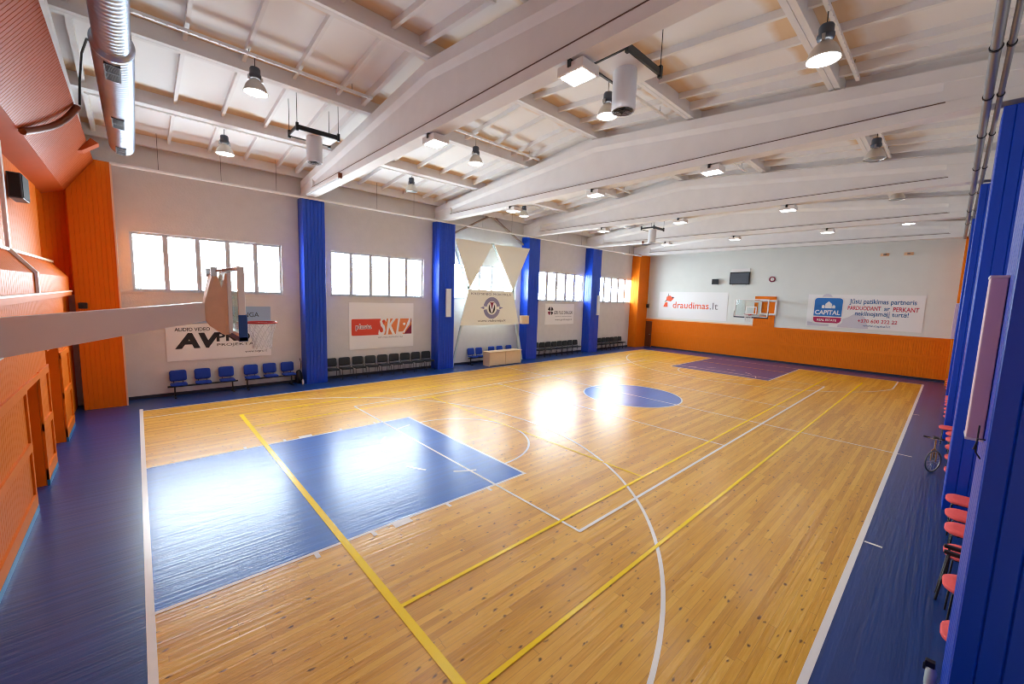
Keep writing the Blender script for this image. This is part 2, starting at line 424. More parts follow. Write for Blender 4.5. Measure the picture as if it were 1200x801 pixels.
mark('painted_key', MB().quad((.03, -2.43, .0015), (5.79, -2.43, .0015), (5.79, 2.43, .0015), (.03, 2.43, .0015)), 'key_blue')
mark('painted_key', MB().quad((22.25, -2.43, .0015), (28.1, -2.43, .0015), (28.1, 2.43, .0015), (22.25, 2.43, .0015)), 'floor_blue')
mark('centre_circle_paint', MB().add([(14+1.8*math.cos(2*PI*i/64), 1.8*math.sin(2*PI*i/64), .0015) for i in range(64)], [tuple(range(64))]), 'key_blue')
b = MB()      # basketball court
line(b, -.0, -7.55, 0, 7.75, .075); line(b, XB, -7.5, XB, 7.5, .05); line(b, 0, 7.5, XB, 7.5, .05); line(b, 0, -7.5, XB, -7.5, .075)
line(b, 14, -7.8, 14, 7.5, .05); arc(b, 14, 0, 1.82, 0, 2*PI, .05)
for s in (1, -1): line(b, 0, s*2.45, 5.83, s*2.45, .055); line(b, 22.22, s*2.45, XB, s*2.45, .05)
line(b, 5.8, -2.45, 5.8, 2.45, .055); line(b, 22.24, -2.45, 22.24, 2.45, .05)
arc(b, 5.8, 0, 1.82, -PI/2, PI/2, .05); arc(b, 22.24, 0, 1.82, PI/2, 3*PI/2, .05)
for i in range(5):
    a = PI/2+.18+i*.58; arc(b, 5.8, 0, 1.82, a, a+.26, .05, k=6)
    a = -PI/2+.18+i*.58; arc(b, 22.24, 0, 1.82, a, a+.26, .05, k=6)
t = math.asin(6.62/6.8); arc(b, 1.575, 0, 6.8, -t, t, .055, k=80)
for s in (1, -1): line(b, 0, s*6.62, 1.575+6.8*math.cos(t), s*6.62, .05)
arc(b, 26.525, 0, 6.75, PI-math.asin(6.62/6.75), PI+math.asin(6.62/6.75), .055, k=80)
for s in (1, -1): line(b, 26.525-6.75*math.cos(math.asin(6.62/6.75)), s*6.62, XB, s*6.62, .05)
for s in (1, -1):
    for x in (1.72, 2.53, 3.0, 3.87, 4.79): line(b, x, s*2.47, x, s*2.60, .06 if x != 3.0 else .3)
    for x in (25.2, 26.0, 26.9): line(b, x, s*2.47, x, s*2.6, .06)
line(b, 8.25, -7.55, 8.25, -7.76, .05); line(b, 19.8, -7.55, 19.8, -7.7, .05)
mark('basketball_line', b, 'line_white')
b = MB()      # volleyball court
line(b, 5, -4.52, 5, 4.52, .05, .0036); line(b, 23, -4.52, 23, 4.52, .05, .0036)
for s in (1, -1): line(b, 5, s*4.5, 23, s*4.5, .055, .0036)
for x in (11, 17): line(b, x, -4.5, x, 4.5, .05, .0036)
mark('volleyball_line', b, 'line_white')
b = MB()      # tennis court
for s in (1, -1):
    line(b, 2.115, s*5.485, 25.885, s*5.485, .055, .0042); line(b, 2.115, s*4.115, 25.885, s*4.115, .055, .0042)
line(b, 2.115, -7.6, 2.115, 5.51, .1, .0042); line(b, 25.885, -5.51, 25.885, 5.51, .05, .0042)
line(b, 7.6, -4.115, 7.6, 4.115, .045, .0042); line(b, 20.4, -4.115, 20.4, 4.115, .045, .0042)
mark('tennis_line', b, 'line_yellow')

# ================================================================== WALLS
ZT = 8.4
wl = MB()
wl.box(-2.6, YL, 0, XF+.3, YL+.3, WZ0); wl.box(-2.6, YL, WZ1, XF+.3, YL+.3, ZT)
xs = [-2.6]+[q for ab in WIN for q in ab]+[XF+.3]
for i in range(0, len(xs), 2): wl.box(xs[i], YL, WZ0, xs[i+1], YL+.3, WZ1)
struct('wall_left', wl, 'plaster')
wr = MB().box(-2.6, YR-.3, 0, XF+.3, YR, ZT); struct('wall_right', wr, 'plaster')
wf = MB().box(XF, YR-.3, 0, XF+.3, YL+.3, 9.2); struct('wall_far', wf, 'far_plaster')
struct('baseboard_left', MB().box(-.28, YL-.02, 0, XF, YL, .10), 'skirting')
struct('trim_1', MB().box(-.3, YL-.03, WZ0-.07, XF, YL, WZ0-.03), 'plaster')
for i, (a, bb) in enumerate(WIN):
    f = MB(); y0, y1 = YL+.07, YL+.19
    f.box(a, y0, WZ0, bb, y1, WZ0+.07); f.box(a, y0, WZ1-.07, bb, y1, WZ1)
    n = 5
    for k in range(n+1):
        x = a+(bb-a)*k/n; hw = (.066 if i < 2 else .075 if i < 3 else .1) if 0 < k < n else .07
        f.box(max(a, x-hw), y0, WZ0+.07, min(bb, x+hw), y1, WZ1-.07)
    f.box(a-.03, YL-.04, WZ0-.03, bb+.03, YL+.07, WZ0)
    wo = struct('window_%d' % (i+1), f, 'window_pvc')
    struct('pane', MB().box(a+.05, YL+.10, WZ0+.05, bb-.05, YL+.106, WZ1-.05), 'glass', None, wo)

# ---- far wall: orange wainscot with bead boards, door, panel behind the hoop
g = MB()
def band(mb, y0, y1, z0, z1, x=XF-.05):
    mb.grooved((x, y1, z0), (0, -1, 0), (0, 0, 1), (-1, 0, 0), y1-y0, z1-z0, .1)
    mb.box(x+.012, y0, z0, XF, y1, z1)
band(g, -9.0, 7.95, .1, 1.12); band(g, -9.0, 7.95, 1.26, 2.06)
g.box(XF-.07, -9.0, 1.12, XF, 7.95, 1.26); g.box(XF-.08, -9.0, 2.06, XF, 8.75, 2.22)
g.box(XF-.05, 7.95, 0, XF, 8.0, 2.06); g.box(XF-.05, 8.62, 0, XF, 8.75, 2.06)
band(g, -.36, .78, 2.22, 4.12)
g.box(XF-.07, .74, 2.22, XF, .82, 4.16); g.box(XF-.07, -.40, 2.22, XF, -.32, 4.16); g.box(XF-.07, -.40, 4.1, XF, .82, 4.18)
struct('wall_panelling_far', g, 'orange_clad')
struct('trim_2', MB().box(XF-.09, .82, 2.22, XF, 8.7, 2.30), 'cream_trim')
struct('baseboard_far', MB().box(XF-.06, -9.0, 0, XF, 7.95, .1), 'skirting')
d = MB().box(XF-.04, 8.0, .02, XF, 8.62, 2.05)
d1 = struct('door_1', d, 'brown_door')
struct('door_handle', MB().tube([(XF-.04, 8.1, 1.0), (XF-.09, 8.1, 1.0), (XF-.09, 8.2, 1.0)], .012), 'alu', None, d1)

# ---- pillars along both long walls
def pillar(x0, x1, y0, y1, m, z1=7.06, back_y=None):
    mb = MB(); inner = .012
    mb.box(x0+inner, min(y0, y1)+inner, 0, x1-inner, max(y0, y1)-inner, z1-.004)
    s = 1 if y1 > y0 else -1    # y0 = face to the hall, y1 = wall
    lo, hi = min(y0, y1), max(y0, y1)
    if s > 0: mb.grooved((x0, y0, 0), (1, 0, 0), (0, 0, 1), (0, -1, 0), x1-x0, z1, .14, .02, .012)
    else: mb.grooved((x1, y0, 0), (-1, 0, 0), (0, 0, 1), (0, 1, 0), x1-x0, z1, .14, .02, .012)
    mb.grooved((x0, hi, 0), (0, -1, 0), (0, 0, 1), (-1, 0, 0), hi-lo, z1, .14, .02, .012)
    mb.grooved((x1, lo, 0), (0, 1, 0), (0, 0, 1), (1, 0, 0), hi-lo, z1, .14, .02, .012)
    struct('pillar', mb, m)
PL = [(4.77, 5.55), (10.7, 11.6), (16.7, 17.6), (22.75, 23.75)]
for x0, x1 in PL: pillar(x0, x1, 8.6, YL, 'blue_clad')
pillar(28.72, XF, 8.55, YL, 'orange_clad', 7.15)
PR = [(4.78, 5.6, -8.4), (10.75, 11.6, -8.345), (16.75, 17.6, -8.28), (22.75, 23.6, -8.26)]
for x0, x1, y in PR: pillar(x0, x1, y, YR, 'blue_clad', 7.0)
pillar(28.7, XF, -8.2, YR, 'orange_clad', 7.1)

# ================================================================== CEILING
def zr(y): return 8.62-.0906*abs(y)
BX = [-.95, 5.05, 10.97, 16.92, 22.92, 28.95]
HW = .17
for i, cx in enumerate(BX):
    mb = MB(); y0, y1 = (-8.95, 9.2)
    zb = 7.1
    # bottom flange
    mb.box(cx-HW, y0, zb, cx+HW, y1, zb+.2)
    mb.prism([(-HW, .2), (HW, .2), (.09, .25), (-.09, .25)], (cx, y0, zb), (1, 0, 0), (0, 0, 1), (0, 1, 0), y1-y0)
    # web + sloping top flange, in two halves
    for ya, yb in ((y0, 0), (0, y1)):
        def sec(y):
            t = zr(y)-.045
            return [(-.08, zb+.2), (.08, zb+.2), (.08, t-.36), (HW, t-.24), (HW, t), (-HW, t), (-HW, t-.24), (-.08, t-.36)]
        A = [(cx+a, ya, z) for a, z in sec(ya)]; B = [(cx+a, yb, z) for a, z in sec(yb)]; k = len(A)
        mb.add(A+B, [(j, (j+1) % k, (j+1) % k+k, j+k) for j in range(k)]+[tuple(range(k))[::-1], tuple(range(k, 2*k))])
    # solid end blocks
    for s, ye in ((1, y1), (-1, y0)):
        yi = ye-s*1.35
        mb.add([(cx+a, y, z) for y in (ye, yi) for a, z in ((-HW+.01, zb+.2), (HW-.01, zb+.2), (HW-.01, zr(y)-.05), (-HW+.01, zr(y)-.05))],
               [(0, 1, 2, 3), (4, 5, 6, 7), (0, 4, 7, 3), (1, 2, 6, 5), (0, 1, 5, 4), (3, 7, 6, 2)])
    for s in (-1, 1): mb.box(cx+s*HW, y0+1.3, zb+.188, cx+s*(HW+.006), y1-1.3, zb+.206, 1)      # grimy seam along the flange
    struct('ceiling_beam', mb, ['concrete_white', 'grime'])
ce = MB()
edges = [-9.3, -9, -6, -3, 0, 3, 6, 9, 9.5]
def sbox(x0, x1, ya, yb, dz0, dz1, mi):
    """box between roof-parallel heights"""
    vs = [(x, y, zr(y)+dz) for dz in (dz0, dz1) for y in (ya, yb) for x in (x0, x1)]
    ce.add(vs, [(0, 2, 3, 1), (4, 5, 7, 6), (0, 1, 5, 4), (2, 6, 7, 3), (0, 4, 6, 2), (1, 3, 7, 5)], mi)
bays = [(BX[i], BX[i+1]) for i in range(5)]+[(BX[5], XF+.1), (-2.6, -.95)]
for xa, xb in bays:
    for j in range(len(edges)-1):
        ya, yb = edges[j], edges[j+1]
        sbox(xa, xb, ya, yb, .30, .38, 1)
        if yb-ya < 1: continue
        sbox(xa, xb, ya+.004, ya+.10, 0, .30, 0); sbox(xa, xb, yb-.10, yb-.004, 0, .30, 0)
        n = round((xb-xa)/1.0)
        for q in range(1, n):
            x = xa+(xb-xa)*q/n; sbox(x-.035, x+.035, ya+.1, yb-.1, .17, .30, 0)
        for x in (xa+.36, xb-.36): sbox(x-.05, x+.05, ya+.1, yb-.1, .12, .30, 0)
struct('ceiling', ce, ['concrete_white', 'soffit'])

# ================================================================== NEAR WALL (behind the near hoop)
nw = MB()
def npanel(mb, y0, y1, z0, z1, x=XN, pitch=.1):
    mb.grooved((x, y0, z0), (0, 1, 0), (0, 0, 1), (1, 0, 0), y1-y0, z1-z0, pitch, .014, .008)
DR = [(1.45, 2.58), (3.62, 5.36)]
segs = [(YR, 1.45), (2.58, 3.62), (5.36, 6.8)]
for (ya, yb) in segs:
    nw.box(XN-.5, ya, 0, XN-.012, yb, 3.3)
    npanel(nw, ya, yb, 0, 3.3)
    for z0, z1 in ((.1, .3), (1.0, 1.14), (1.92, 2.06)): nw.box(XN, ya, z0, XN+.03, yb, z1)
    nw.box(XN, yb-.09, .1, XN+.028, yb, 2.0); nw.box(XN, ya, .1, XN+.028, ya+.09, 2.0)
for (ya, yb), zt in zip(DR, (1.95, 2.3)):
    nw.box(XN-.5, ya, zt, XN-.012, yb, 3.3); npanel(nw, ya, yb, zt, 3.3)
    nw.box(XN, ya, zt, XN+.03, yb, zt+.1); nw.box(XN-.55, ya, 0, XN-.5, yb, zt)
nw.box(XN-.5, 6.8, 0, XN-.11, YL, 3.3); nw.grooved((XN-.10, 6.8, 0), (0, 1, 0), (0, 0, 1), (1, 0, 0), YL-6.8, 3.3, .1)
nw.box(-2.6, YR-.3, 0, -2.4, YL+.3, 9.0)
nw.grooved((-2.4, YL-.02, 3.3), (1, 0, 0), (0, 0, 1), (0, -1, 0), 1.2, 3.4, .1)
struct('wall_near', nw, 'orange_clad')
bs = MB()
for ya, yb in segs: bs.box(XN, ya, 0, XN+.035, yb, .1)
struct('baseboard_near', bs, 'skirting_blue')
for i, ((ya, yb), zt) in enumerate(zip(DR, (1.95, 2.3))):
    dd = struct('door_%d' % (i+2), MB().box(XN-.5, ya+.03, .01, XN-.45, yb-.03, zt-.02), 'orange_clad')
    struct('door_handle', MB().tube([(XN-.45, yb-.15, 1.0), (XN-.40, yb-.15, 1.0), (XN-.40, yb-.27, 1.0)], .012), 'alu', None, dd)
# gallery parapet that leans back above a ledge
pp = MB(); ye = 8.15
pp.prism([(-.5, 3.3), (.06, 3.3), (.06, 3.40), (-.5, 3.40)], (XN, YR, 0), (1, 0, 0), (0, 0, 1), (0, 1, 0), ye-YR)
lean = [((XN+.02, 3.40), (XN+.02, 3.78)), ((XN+.02, 3.78), (XN-.26, 4.16))]
for (xa, za), (xb, zb) in lean:
    vv = Vector((xb-xa, 0, zb-za)); L = vv.length; vv.normalize()
    pp.grooved((xa, YR, za), (0, 1, 0), vv, Vector((vv.z, 0, -vv.x)), ye-YR, L, .14)
pp.prism([(-.6, 3.4), (.005, 3.4), (.005, 3.77), (-.27, 4.14), (-.6, 4.14)], (XN, YR, 0), (1, 0, 0), (0, 0, 1), (0, 1, 0), ye-YR)
struct('gallery_parapet', pp, 'orange_clad')
struct('trim_3', MB().box(XN-.5, YR, 3.395, XN+.075, ye, 3.43), 'cream_trim')
struct('trim_4', MB().box(XN-.42, YR, 4.15, XN-.22, ye, 4.20), 'cream_trim')
uw = MB(); XU = XN-.34
uw.box(XU-.2, YR, 4.1, XU-.01, 7.4, 6.6)
uw.grooved((XU, 2.6, 4.1), (0, 1, 0), (0, 0, 1), (1, 0, 0), 4.8, 2.1, .16); uw.grooved((XU, YR, 4.1), (0, 1, 0), (0, 0, 1), (1, 0, 0), 1.5-YR, .1, .16)
struct('wall_near_upper', uw, 'orange_clad')
struct('trim_5', MB().prism([(0, 3.43), (.04, 3.43), (.04, 3.8), (-.25, 4.2), (-.25, 6.1), (-.3, 6.1), (-.3, 4.18), (0, 3.78)], (XN+.03, 3.05, 0), (1, 0, 0), (0, 0, 1), (0, 1, 0), .13), 'white_paint')
# gallery window in the near wall
gw = MB()
gw.box(XU, -3.2, 4.28, XU+.06, 2.0, 4.36); gw.box(XU, -3.2, 5.9, XU+.06, 2.0, 5.98); 
for y in (-3.2, -1.5, .2, 1.92): gw.box(XU, y, 4.28, XU+.06, y+.08, 5.98)
gw.box(XU, -3.3, 4.2, XU+.14, 2.4, 4.28)
gwo = struct('window_6', gw, 'white_pvc')
struct('pane', MB().box(XU+.02, -3.15, 4.34, XU+.026, 1.95, 5.92), mat('dark_window_glass', (96, 116, 140), .06), None, gwo)
# sloping board soffit over the gallery, corner column, curved rib
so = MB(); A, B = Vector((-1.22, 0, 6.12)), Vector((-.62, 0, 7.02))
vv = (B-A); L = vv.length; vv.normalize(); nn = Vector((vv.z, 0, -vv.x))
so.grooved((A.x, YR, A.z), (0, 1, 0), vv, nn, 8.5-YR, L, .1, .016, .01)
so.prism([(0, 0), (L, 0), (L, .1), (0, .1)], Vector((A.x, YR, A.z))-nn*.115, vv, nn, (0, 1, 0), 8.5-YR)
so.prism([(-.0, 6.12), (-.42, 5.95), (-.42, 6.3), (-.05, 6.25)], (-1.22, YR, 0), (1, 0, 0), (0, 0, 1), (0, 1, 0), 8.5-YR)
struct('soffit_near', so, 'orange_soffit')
cc = MB(); cc.box(-1.19, 8.51, 0, -.32, YL, 7.06)
cc.grooved((-1.2, 8.5, 0), (1, 0, 0), (0, 0, 1), (0, -1, 0), .9, 7.06, .1, .014, .01)
cc.grooved((-.3, 8.5, 0), (0, 1, 0), (0, 0, 1), (1, 0, 0), YL-8.5, 7.06, .1, .014, .01)
struct('pillar', cc, 'orange_clad')
struct('trim_6', MB().box(-.31, 8.47, 0, -.27, 8.52, 7.06), 'cream_trim')
rb = MB(); pts = []
for i in range(13):
    t_ = i/12; base = A.lerp(B, t_); pts.append(Vector((base.x, 2.62+1.05*t_+.22*math.sin(PI*t_), base.z))+nn*(.05+.05*math.sin(PI*t_)))
rb.tube(pts, .055, 8)
struct('trim_7', rb, 'wood_trim')
# little box on the soffit by the corner
so2 = MB(); c0 = A.lerp(B, .72)+Vector((0, 6.4, 0))
so2.prism([(0, 0), (.42, 0), (.42, .16), (.06, .05)], c0, vv, nn, (0, 1, 0), .35)
tag(build('access_hatch', so2, 'orange_soffit'), 'small orange hood projecting from the sloping boards near the corner column', 'hatch')

# ================================================================== SERVICES AT THE CEILING
mb = MB().tube([(-.3, 8.5, 7.035), (28.7, 8.5, 7.035)], .045, 10)
for x in (4.9, 10.9, 16.9, 22.9): mb.tube([(x, 8.5, 7.035), (x, 8.62, 7.035)], .015, 6)
hw_ = MB()
for x in (.75, 2.3, 3.9, 7.6, 9.3, 13.2, 15.2, 19.0, 21.3, 25.0, 27.0): hw_.tube([(x, 8.5, 7.07), (x, 8.5, zr(8.5)+.28)], .006, 5)
pipe = tag(build('heating_pipe', mb, 'white_paint'), 'long white pipe along the window wall just above the blue pillars', 'pipe')
build_each('hanger', hw_, 'dark', pipe)
for y, r, lab in ((-8.15, .055, 'thicker metal conduit under the ceiling over the right hand pillars'), (-8.28, .035, 'thinner metal conduit tucked behind the thicker one over the right hand pillars')):
    mb = MB().tube([(.5, y, 7.03), (28.7, y, 7.03)], r, 10)
    o = tag(build('conduit', mb, 'galv_pipe'), lab, 'conduit', 'conduits along the right side')
    c = MB()
    for x in (6.6, 8.4, 10.2, 12.3, 15, 18, 21, 24): c.lathe([(r+.012, -.02), (r+.012, .02)], (x, y, 7.03), 10, axis='x')
    build_each('bracket', c, 'black', o)
# spiral duct
t = thing('ventilation_duct', 'shiny spiral metal air duct hanging above the near orange wall', 'duct', (0, 0, 0))
prof = []
y = -7.0
while y < .35: prof += [(.19, y), (.19, y+.075), (.197, y+.085), (.19, y+.095)]; y += .1
build('narrow_section', MB().lathe(prof, (0, 0, 7.03), 36, axis='y'), 'galv', t)
prof = [(.19, .33), (.245, .37), (.245, .42), (.23, .43)]; y = .43
while y < 6.1: prof += [(.23, y), (.23, y+.075), (.238, y+.085), (.23, y+.095)]; y += .1
prof += [(.235, 6.15), (.2, 6.25), (.0, 6.27)]
build('wide_section', MB().lathe(prof, (0, 0, 7.03), 36, axis='y'), 'galv', t)
for yc in (.85, 3.5, 5.75):
    a = -1.66; ctr = Vector((.232*math.cos(a), yc, 7.03+.232*math.sin(a))); tn = Vector((-math.sin(a), 0, math.cos(a))); nr = Vector((math.cos(a), 0, math.sin(a)))
    gm = MB().prism([(-.085, -.3), (.085, -.3), (.085, .3), (-.085, .3)], ctr-nr*.04, tn, (0, 1, 0), nr, .05)
    go = build('grille', gm, 'black', t)
    lm = MB()
    for k in range(-6, 7):
        if k: lm.prism([(-.075, k*.043-.004), (.075, k*.043-.004), (.075, k*.043+.004), (-.075, k*.043+.004)], ctr+nr*.008, tn, (0, 1, 0), nr, .006)
    for a0, a1, b0, b1 in ((-.09, -.075, -.31, .31), (.075, .09, -.31, .31), (-.075, .075, -.025, .025), (-.075, .075, -.31, -.29), (-.075, .075, .29, .31)):
        lm.prism([(a0, b0), (a1, b0), (a1, b1), (a0, b1)], ctr-nr*.03, tn, (0, 1, 0), nr, .046)
    build('louvre', lm, 'grey_plastic', go)
hg = MB()
for yy in (-2.5, .37, 3.2, 5.9):
    for s in (-.2, .2): hg.tube([(s, yy, 7.1), (s, yy, zr(yy)+.25)], .008, 5)
build_each('hanger', hg, 'black', t)
# cable hanging in the corner above the soffit
mb = MB().tube([(-.55, 3.75, 7.06), (-.52, 3.7, 7.5), (-.45, 3.4, 7.9), (-.35, 2.9, 7.98), (-.25, 2.2, 7.7), (-.2, 1.6, 7.3)], .02, 6)
tag(build('cable', mb, 'dark'), 'dark looping cable between the duct and the sloping orange boards', 'cable')

# cable trunking that carries the bell lamps
LR = {}
def tray(x0, x1, y, label):
    z = zr(y)+.06
    mb = MB().box(x0, y-.03, z-.012, x1, y+.03, z+.0); mb.box(x0, y-.032, z-.012, x1, y-.028, z+.045); mb.box(x0, y+.028, z-.012, x1, y+.032, z+.045)
    x = x0+.05
    while x < x1:                   # hanging clips
        mb.box(x, y-.036, z-.03, x+.03, y-.02, z-.012); x += .16
    o = tag(build('cable_tray', mb, 'white_paint'), label, 'cable tray', 'cable trays under the roof ribs')
    hm = MB()
    for xx in (x0+.5, (x0+x1)/2, x1-.5): hm.tube([(xx, y, z), (xx, y, zr(y)+.25)], .006, 5)
    build_each('hanger', hm, 'black', o)
    return z
for x0, x1, where in ((-.6, 4.7, 'before the nearest beam'), (5.4, 10.8, 'between the first and second beams'), (11.55, 16.8, 'between the second and third beams')):
    for y, side in ((6.35, 'window side'), (2.35, 'window side of the ridge'), (-2.45, 'pillar side of the ridge'), (-6.38, 'far pillar side')):
        LR[(x0, y)] = tray(x0, x1, y, 'pale perforated cable tray %s, %s' % (where, side))

# bell lamps
def bell_lamp(x, y, zrim, top, label, lit=True, energy=40, first=[]):
    if not first or first[0].get(lit) is None:
        t = thing('high_bay_lamp', label, 'lamp', (x, y, zrim), 0, 'bell shaped hall lamps')
        build('reflector', MB().lathe([(.225, 0), (.23, .012), (.22, .03), (.195, .11), (.15, .19), (.10, .24), (.085, .255), (.08, .25), (.14, .185), (.185, .105), (.215, .02), (.22, .0)], (0, 0, 0), 28, cap=False), 'reflector', t)
        build('diffuser', MB().lathe([(.0, -.012), (.12, -.008), (.212, .01), (.212, .016), (0, .016)], (0, 0, 0), 28), 'lamp_on' if lit else 'lamp_off', t)
        build('neck', MB().lathe([(.06, .25), (.06, .30)], (0, 0, 0), 16), 'alu', t)
        h = build('ballast_housing', MB().lathe([(.05, .28), (.105, .29), (.115, .32), (.115, .36), (.10, .37), (.10, .47), (.085, .50), (.03, .51)], (0, 0, 0), 20), 'grey_plastic', t)
        build_each('side_clip', MB().box(-.14, -.02, .24, -.09, .02, .33).box(.09, -.02, .24, .14, .02, .33), 'alu', t)
        if lit:
            ld = bpy.data.lights.new('lamp_beam', 'SPOT'); ld.energy = energy; ld.spot_size = 2.3; ld.spot_blend = .6; ld.shadow_soft_size = .2; ld.color = (.97, .99, 1)
            lo = bpy.data.objects.new('lamp_beam', ld); col.objects.link(lo); lo.parent = t; lo.location = (0, 0, -.03)
        if not first: first.append({})
        first[0][lit] = t
        rt = t
    else:
        rt = dup(first[0][lit], (x, y, zrim), 0, label)
    build('hook', MB().tube([(0, 0, .5), (0, 0, top-zrim)], .008, 6), 'black', rt)
    return rt
bell_lamp(2.15, 2.35, 7.74, 8.435, 'lit bell lamp under the ridge nearest the shiny air duct')
bell_lamp(2.13, 6.35, 7.40, 8.072, 'lit bell lamp nearest the first tall window')
bell_lamp(8.0, 2.35, 7.68, 8.435, 'lit bell lamp behind the nearest beam, beside a square floodlight')
bell_lamp(8.0, -2.45, 7.69, 8.426, 'lit bell lamp hanging beside the white cylinder ceiling fan')
bell_lamp(8.0, -6.38, 7.38, 8.072, 'largest bell lamp, lit greenish white, at the top right of the photo')
bell_lamp(14.0, 6.35, 7.50, 8.072, 'lit bell lamp touching a floodlight above the banner with the round crest')
bell_lamp(25.5, -6.38, 7.40, 8.34, 'farthest lit bell lamp, seen edge on close to the far wall')
bell_lamp(8.0, 6.35, 7.50, 8.072, 'unlit bell lamp above the window between the first two blue pillars', lit=False)
bell_lamp(14.0, -6.38, 7.38, 8.072, 'unlit bell lamp behind the second beam on the right', lit=False)
bell_lamp(20.0, -6.38, 7.47, 8.34, 'unlit bell lamp behind the third beam on the right', lit=False)

# square floodlights under the beams
fl_first = []
def floodlight(cx, y, label):
    zb = 7.1
    if not fl_first:
        t = thing('floodlight', label, 'floodlight', (cx, y, zb), 0, 'square floodlights under the beams')
        build('housing', MB().box(-.2, -.24, -.17, .2, .24, -.03), 'white_paint', t, bevel=.01)
        build('lit_face', MB().box(-.16, -.2, -.178, .16, .2, -.17), 'flood_on', t)
        build('bracket', MB().box(-.22, -.03, -.1, -.2, .03, 0).box(.2, -.03, -.1, .22, .03, 0).box(-.22, -.03, -.012, .22, .03, 0), 'black', t)
        ld = bpy.data.lights.new('flood_beam', 'AREA'); ld.shape = 'RECTANGLE'; ld.size = .32; ld.size_y = .4; ld.energy = 16; ld.color = (.97, 1, 1)
        lo = bpy.data.objects.new('flood_beam', ld); col.objects.link(lo); lo.parent = t; lo.location = (0, 0, -.19)
        fl_first.append(t); return
    dup(fl_first[0], (cx, y, zb), 0, label)
ORD = {5.05: 'nearest', 10.97: 'second', 16.92: 'third', 22.92: 'fourth'}
for cx, ys in ((5.05, (0, -3.95)), (10.97, (3.85, 0, -3.6)), (16.92, (3.8, 0, -3.85)), (22.92, (3.6, -.1, -3.95))):
    for y in ys:
        pos = 'middle' if abs(y) < 1 else ('window-side' if y > 0 else 'pillar-side')
        floodlight(cx+.06, y, 'square white floodlight under the %s concrete beam, the %s one' % (ORD[cx], pos))
# tube battens under beam ends
for cx, nm in ((5.05, 'nearest'), (22.92, 'fourth')):
    t = thing('tube_light', 'unlit white tube batten along the window end of the %s beam' % nm, 'tube light', (cx-.2, 5.0, 7.2), 0, 'tube battens on beam ends')
    build('batten', MB().box(-.05, 0, -.1, .02, 3.3, -.02), 'white_paint', t, bevel=.008)
    build('tube', MB().tube([(-.02, .1, -.13), (-.02, 3.2, -.13)], .02, 10), 'white_pvc', t)
    build('end_cap', MB().box(-.07, -.06, -.14, .03, 0, .02), 'wood_trim', t)
# hanging fans
fan_first = []
def fan(x, y, z, label):
    if fan_first: t = dup(fan_first[0], (x, y, z), 0, label); 
    else:
        t = thing('ceiling_fan', label, 'fan', (x, y, z), 0, 'hanging cylinder fans'); fan_first.append(t)
        build('top_plate', MB().box(-.5, -.33, 0, .5, .33, .03), 'white_paint', t)
        for s in (-1, 1): build('side_rail', MB().box(-.5, s*.35-.02, -.02, .5, s*.35+.02, .09).box(-.53, s*.35-.03, -.05, -.47, s*.35+.03, .14).box(.47, s*.35-.03, -.05, .53, s*.35+.03, .14), 'black', t)
        build('end_rail', MB().box(-.53, -.33, 0, -.50, .33, .07), 'black', t)
        c = build('cylinder_housing', MB().lathe([(.19, 0), (.195, -.02), (.195, -.62), (.19, -.64), (.175, -.64), (.175, -.3), (.0, -.3)], (0, 0, 0), 32), 'white_pvc', t)
        bl = MB()
        for k in range(6):
            a = 2*PI*k/6; u = Vector((math.cos(a), math.sin(a), 0)); n = Vector((-math.sin(a), math.cos(a), .5)).normalized()
            bl.prism([(.03, -.05), (.165, -.07), (.165, .07), (.03, .05)], (0, 0, -.58), u, n, u.cross(n), .006)
        bl.lathe([(.04, -.63), (.04, -.5)], (0, 0, 0), 12)
        build('fan_blade', bl, 'dark', c)
        gr = MB()
        for r in (.06, .11, .155): gr.tube([(r*math.cos(2*PI*i/20), r*math.sin(2*PI*i/20), -.642) for i in range(20)], .003, 4, closed=True)
        for k in range(4):
            a = PI*k/4; gr.tube([(-.18*math.cos(a), -.18*math.sin(a), -.642), (.18*math.cos(a), .18*math.sin(a), -.642)], .003, 4)
        build('guard', gr, 'grey_plastic', c)
    rd = MB()
    for sx in (-.5, .5):
        for sy in (-.35, .35): rd.tube([(sx, sy, .05), (sx, sy, zr(y+sy)+.28-z)], .008, 5)
    build_each('hanging_rod', rd, 'black', t)
fan(6.25, -4.02, 7.42, 'nearest cylinder fan, white with dark rails, past the nearest beam')
fan(3.72, 3.72, 7.62, 'cylinder fan hanging before the nearest beam above the first windows')
fan(20.0, 2.9, 7.32, 'small far cylinder fan showing between the third and fourth beams')

# steel bracing on the wall above the crested banner
br = MB()
br.tube([(11.7, 9.12, 6.6), (14.25, 9.12, 7.92)], .05, 4); br.tube([(14.25, 9.12, 7.92), (17.0, 9.12, 6.5)], .06, 4); br.box(13.9, 9.06, 7.8, 14.7, 9.2, 8.0)
tag(build('wall_brace', br, 'tan_brace'), 'tan steel bracing meeting at a point above the crested banner', 'brace')

